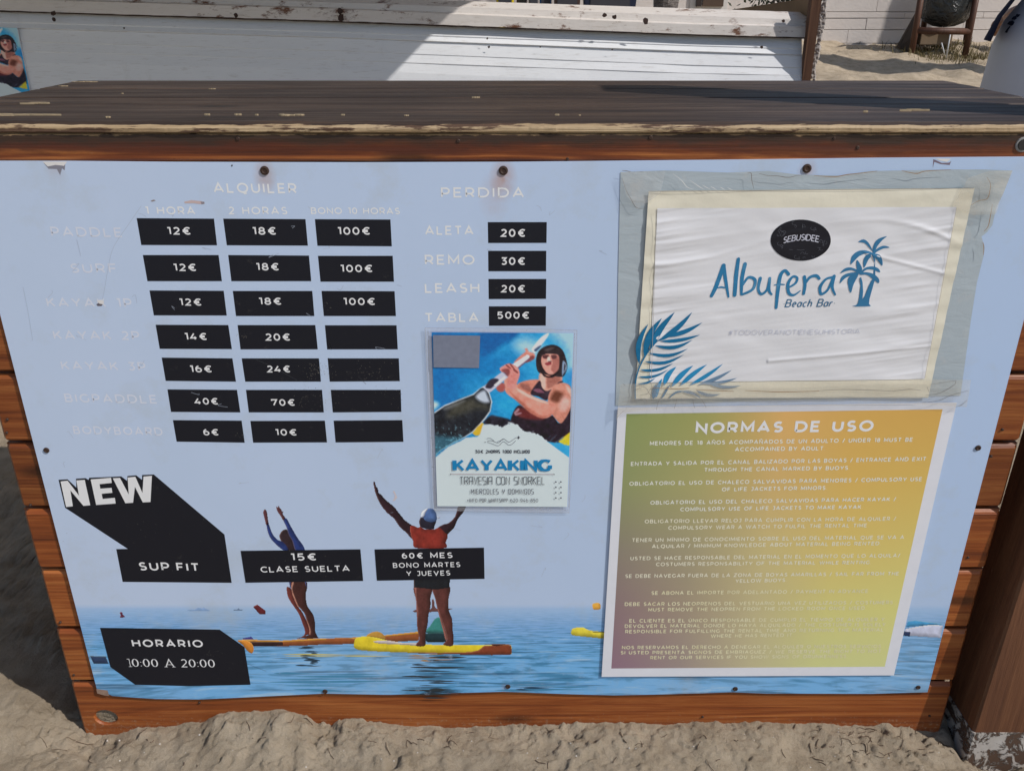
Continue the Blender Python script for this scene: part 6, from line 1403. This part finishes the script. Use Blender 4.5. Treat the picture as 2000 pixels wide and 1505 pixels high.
# =================================================================== PERSON at the right, back to the frame
PX, PY = 1.568, 1.36; pg = gz(PX, PY)
per = empty('person', (PX, PY, pg), 'person in a white T-shirt with navy sleeve and small palm print, right edge', 'person')
bm = bmesh.new()
J = dict(pel=(0, 0, .93), sp1=(0, .01, 1.10), sp2=(0, .02, 1.28), chest=(.08, .01, 1.38), neck=(.08, .0, 1.49), head0=(.08, -.01, 1.56), head1=(.09, -.02, 1.68), head2=(.09, -.01, 1.74),
         shl=(-.08, 0, 1.40), ell=(.03, .24, 1.20), wrl=(.02, .44, 1.16), hal=(.08, .50, 1.15), shr=(.25, 0, 1.40), elr=(.30, .20, 1.16), wrr=(.12, .42, 1.14), har=(.08, .50, 1.13),
         hl=(-.09, 0, .90), kl=(-.10, -.02, .48), al=(-.11, .03, .09), tl=(-.12, -.13, .03), hr=(.09, 0, .90), kr=(.10, -.04, .48), ar=(.12, .02, .09), tr=(.13, -.14, .03))
Rr = dict(pel=.13, sp1=.115, sp2=.125, chest=.13, neck=.055, head0=.07, head1=.092, head2=.075, shl=.062, ell=.043, wrl=.03, hal=.032, shr=.062, elr=.043, wrr=.03, har=.032, hl=.10, kl=.062, al=.042, tl=.035, hr=.10, kr=.062, ar=.042, tr=.035)
E_ = [('pel', 'sp1'), ('sp1', 'sp2'), ('sp2', 'chest'), ('chest', 'neck'), ('neck', 'head0'), ('head0', 'head1'), ('head1', 'head2'), ('chest', 'shl'), ('shl', 'ell'), ('ell', 'wrl'), ('wrl', 'hal'), ('chest', 'shr'), ('shr', 'elr'), ('elr', 'wrr'), ('wrr', 'har'),
      ('pel', 'hl'), ('hl', 'kl'), ('kl', 'al'), ('al', 'tl'), ('pel', 'hr'), ('hr', 'kr'), ('kr', 'ar'), ('ar', 'tr')]
# five bent fingers on each hand
for side, hk, sg in (('L', 'hal', -1), ('R', 'har', 1)):
    hx, hy, hz_ = J[hk]
    for fi in range(5):
        ox = (fi - 2) * .016; ln = (.035, .045, .05, .045, .03)[fi]
        if fi == 4: a_, b_, c_ = (hx + sg * .035, hy - .02, hz_), (hx + sg * .055, hy + .01, hz_ - .01), (hx + sg * .055, hy + .03, hz_ - .02)
        else: a_, b_, c_ = (hx + ox, hy + .04, hz_), (hx + ox * 1.1, hy + .04 + ln, hz_ - .01), (hx + ox * 1.1, hy + .04 + ln * 1.3, hz_ - .01 - ln * .5)
        for s_, p3, r3 in ((0, a_, .010), (1, b_, .009), (2, c_, .008)): J[f'{side}{fi}{s_}'] = p3; Rr[f'{side}{fi}{s_}'] = r3
        E_ += [(hk, f'{side}{fi}0'), (f'{side}{fi}0', f'{side}{fi}1'), (f'{side}{fi}1', f'{side}{fi}2')]
names = list(J); me = bpy.data.meshes.new('body'); me.from_pydata([J[k] for k in names], [(names.index(a), names.index(b_)) for a, b_ in E_], []); me.update()
tmp = bpy.data.objects.new('body', me); COL.objects.link(tmp)
md = tmp.modifiers.new('skin', 'SKIN'); md.use_smooth_shade = True
for i, k in enumerate(names): me.skin_vertices[0].data[i].radius = (Rr[k], Rr[k] * (.75 if k in ('pel', 'sp1', 'sp2', 'chest') else 1)); me.skin_vertices[0].data[i].use_root = (k == 'pel')
sb = tmp.modifiers.new('sub', 'SUBSURF'); sb.levels = 1; sb.render_levels = 1
dg = bpy.context.evaluated_depsgraph_get(); me2 = bpy.data.meshes.new_from_object(tmp.evaluated_get(dg)); bpy.data.objects.remove(tmp)
me2.name = 'body'; me2.materials.clear(); me2.materials.append(plain('tanned_skin', (0.36, 0.19, 0.12), .5, .08, 20)); o = bpy.data.objects.new('body', me2); COL.objects.link(o); o.parent = per
# hair, eyes, nose, mouth, ears
SKN = bpy.data.materials['tanned_skin']
def blob(name, c_, r3, mat, cut=None):
    bm = bmesh.new(); bmesh.ops.create_uvsphere(bm, u_segments=20, v_segments=12, radius=1)
    for v in bm.verts: v.co = Vector((c_[0] + v.co.x * r3[0], c_[1] + v.co.y * r3[1], c_[2] + v.co.z * r3[2]))
    if cut: bmesh.ops.delete(bm, geom=[v for v in bm.verts if cut(v.co)], context='VERTS')
    me = bpy.data.meshes.new(name); bm.to_mesh(me); bm.free(); me.polygons.foreach_set('use_smooth', [True] * len(me.polygons)); me.materials.append(mat); o = bpy.data.objects.new(name, me); COL.objects.link(o); o.parent = per; return o
blob('hair', (.09, -.025, 1.70), (.098, .105, .10), plain('dark_hair', (0.03, 0.02, 0.015), .6, .3, 60), lambda c_: c_.y > .03 and c_.z < 1.73)
blob('ear', (-.005, 0, 1.66), (.012, .022, .032), SKN); blob('ear', (.185, 0, 1.66), (.012, .022, .032), SKN); blob('nose', (.09, .085, 1.645), (.014, .022, .026), SKN)
blob('eye', (.055, .072, 1.67), (.013, .01, .008), plain('eye', (.5, .5, .5), .2)); blob('eye', (.125, .072, 1.67), (.013, .01, .008), plain('eye', (.5, .5, .5), .2)); blob('mouth', (.09, .077, 1.61), (.024, .01, .006), plain('lips', (.3, .1, .09), .4))
def cloth(name, secs, mat, n=40, fold=0.006, seed=0, close=False):
    m = MB()
    for z_, cx_, cy_, rx, ry in secs:
        for k in range(n):
            a = 6.28318 * k / n; f_ = 1 + fold / rx * (math.sin(a * 5 + z_ * 9 + seed) + .6 * math.sin(a * 9 - z_ * 21 + seed))
            m.v.append((PX + cx_ + rx * f_ * math.cos(a), PY + cy_ + ry * f_ * math.sin(a), pg + z_ if False else z_ + pg))
    for r in range(len(secs) - 1):
        for k in range(n): m.f.append((r * n + k, r * n + (k + 1) % n, (r + 1) * n + (k + 1) % n, (r + 1) * n + k))
    if close: m.f.append(tuple(range((len(secs) - 1) * n, len(secs) * n)))
    return m.build(name, mat, per, True)
M_SHIRT = plain('white_cotton', (0.62, 0.62, 0.66), .85, .04, 14, .2, .2); M_NAVY = plain('navy_cotton', (0.018, 0.02, 0.045), .85, .1, 30)
o_shirt = cloth('shirt', [(.80, .0, 0, .262, .175), (.90, 0, 0, .252, .170), (1.0, .0, 0, .243, .165), (1.10, .0, .0, .236, .160), (1.16, .018, .0, .232, .158), (1.235, .066, .0, .225, .155), (1.36, .085, 0, .215, .145), (1.43, .085, 0, .18, .11), (1.47, .08, 0, .10, .08), (1.49, .08, 0, .065, .06)], M_SHIRT)
cloth('shorts', [(.52, 0, -.01, .215, .15), (.62, 0, -.01, .215, .155), (.80, 0, 0, .20, .15), (.95, 0, 0, .18, .14)], M_NAVY, seed=2)
# navy sleeve hanging open at the left shoulder
def at_per(px, py, Yv): return on_plane(px, py, Yv)
YS = PY - .06
cuff = [at_per(1921, 78, YS), at_per(1935, 82, YS - .05), at_per(1936, 78, YS + .02), at_per(1924, 72, YS + .10)]
midl = [at_per(1946, 34, YS), at_per(1957, 34, YS - .06), at_per(1957, 30, YS + .02), at_per(1948, 30, YS + .12)]
topl = [at_per(1976, -4, YS + .02), at_per(1986, -4, YS - .05), at_per(1987, -6, YS + .02), at_per(1979, -6, YS + .12)]
shl_ = [v + Vector((.02, 0, .10)) for v in topl]
m = MB(); L4 = cuff + midl + topl + shl_; m.add(L4, [(r * 4 + k, r * 4 + (k + 1) % 4, (r + 1) * 4 + (k + 1) % 4, (r + 1) * 4 + k) for r in range(3) for k in range(4)] + [(12, 13, 14, 15)]); o = m.build('sleeve', M_NAVY, per, True)
# print on the shirt, laid on its surface
from mathutils.bvhtree import BVHTree
bv = BVHTree.FromObject(o_shirt, bpy.context.evaluated_depsgraph_get())
def on_shirt(px, py):
    off = root_loc(per); o3 = Vector((0, CAM_Y, CAM_Z)) - off; d = Vector(ray(px, py)).normalized(); h = bv.ray_cast(o3, d)
    return (h[0] + off + h[1].normalized() * (0.0015 if h[1].dot(d) < 0 else -0.0015)) if h[0] else None
m = MB()
zs_ = lambda pts: Z(1900, 0, 7.52, pts)
for pts in ([(475,480),(500,440),(540,395),(555,385),(560,400),(530,440),(510,490)], [(510,360),(540,320),(590,310),(620,330),(600,370),(570,385),(545,370)], [(570,290),(600,250),(640,240),(650,280),(620,300)], [(635,230),(650,210),(680,220),(705,215),(680,250),(650,265)], [(350,420),(365,380),(400,385),(430,375),(470,380),(480,410),(440,425),(400,430)], [(370,460),(440,455),(440,470),(375,475)]):
    q = [on_shirt(*a) for a in zs_(pts)]
    if all(q): m.add(q, [tuple(range(len(q)))])
if m.v: m.build('shirt_print', M_NAVY, per)
# parasol that keeps the person in the shade (added outside the frame)
pc = up_sun(Vector((PX + .06, PY - .02, 1.08)), 2.5)
par = empty('unseen_parasol', (pc.x + .0, pc.y, 0), 'small beach parasol added to shade the person at the right', 'unseen_parasol')
m = MB(); m.add([(pc.x, pc.y, 2.62)] + [(pc.x + .80 * math.cos(a * .785), pc.y + .80 * math.sin(a * .785), 2.42) for a in range(8)], [(0, 1 + a, 1 + (a + 1) % 8) for a in range(8)]); m.build('cover', plain('blue_parasol', (0.05, 0.12, 0.3), .8), par)
MB().tube([(pc.x, pc.y, -.1), (pc.x, pc.y, 2.62)], .02, 8).build('pole', plain('white_pole', (.7, .7, .7), .4), par)

# =================================================================== DEBRIS in the sand
m = MB(); rg = random.Random(12)
M_STRAW = plain('dry_seagrass', (0.11, 0.075, 0.05), .9, .5, 200)
for k in range(150):
    x = rg.uniform(-.85, .85); y = rg.uniform(-.30, -.015) if k % 3 else rg.uniform(-.06, -.01); L = rg.uniform(.004, .028); a = rg.uniform(0, 6.28)
    if k > 105: x, y, L = rg.gauss(.62, .05), rg.uniform(-.07, -.01), rg.uniform(.006, .02)
    pts = []
    for q_ in range(4): u = q_ / 3; xx, yy_ = x + math.cos(a + u * .35) * L * u, y + math.sin(a + u * .35) * L * u; pts.append((xx, yy_, gz(xx, yy_) + .0012))
    m.tube(pts, rg.uniform(.0003, .0008), 5)
o = m.build('seagrass_bits', M_STRAW, None); tag(o, 'bits of dry seagrass and twigs lying in the sand at the counter foot', 'debris', kind='stuff')
m = MB()
for k in range(160):
    x = rg.uniform(-.9, .9); y = rg.uniform(-.33, -.01); r_ = rg.uniform(.0007, .0022); z_ = gz(x, y) + r_ * .3
    m.add([(x + r_, y, z_), (x - r_, y, z_), (x, y + r_, z_), (x, y - r_ * .8, z_), (x, y, z_ + r_ * .8), (x, y, z_ - r_)], [(0, 2, 4), (2, 1, 4), (1, 3, 4), (3, 0, 4), (2, 0, 5), (1, 2, 5), (3, 1, 5), (0, 3, 5)])
o = m.build('shell_grit', plain('shell_grit', (0.62, 0.58, 0.52), .6, .3, 400), None); tag(o, 'pale grit and shell fragments scattered over the sand in front', 'shell grit', kind='stuff')
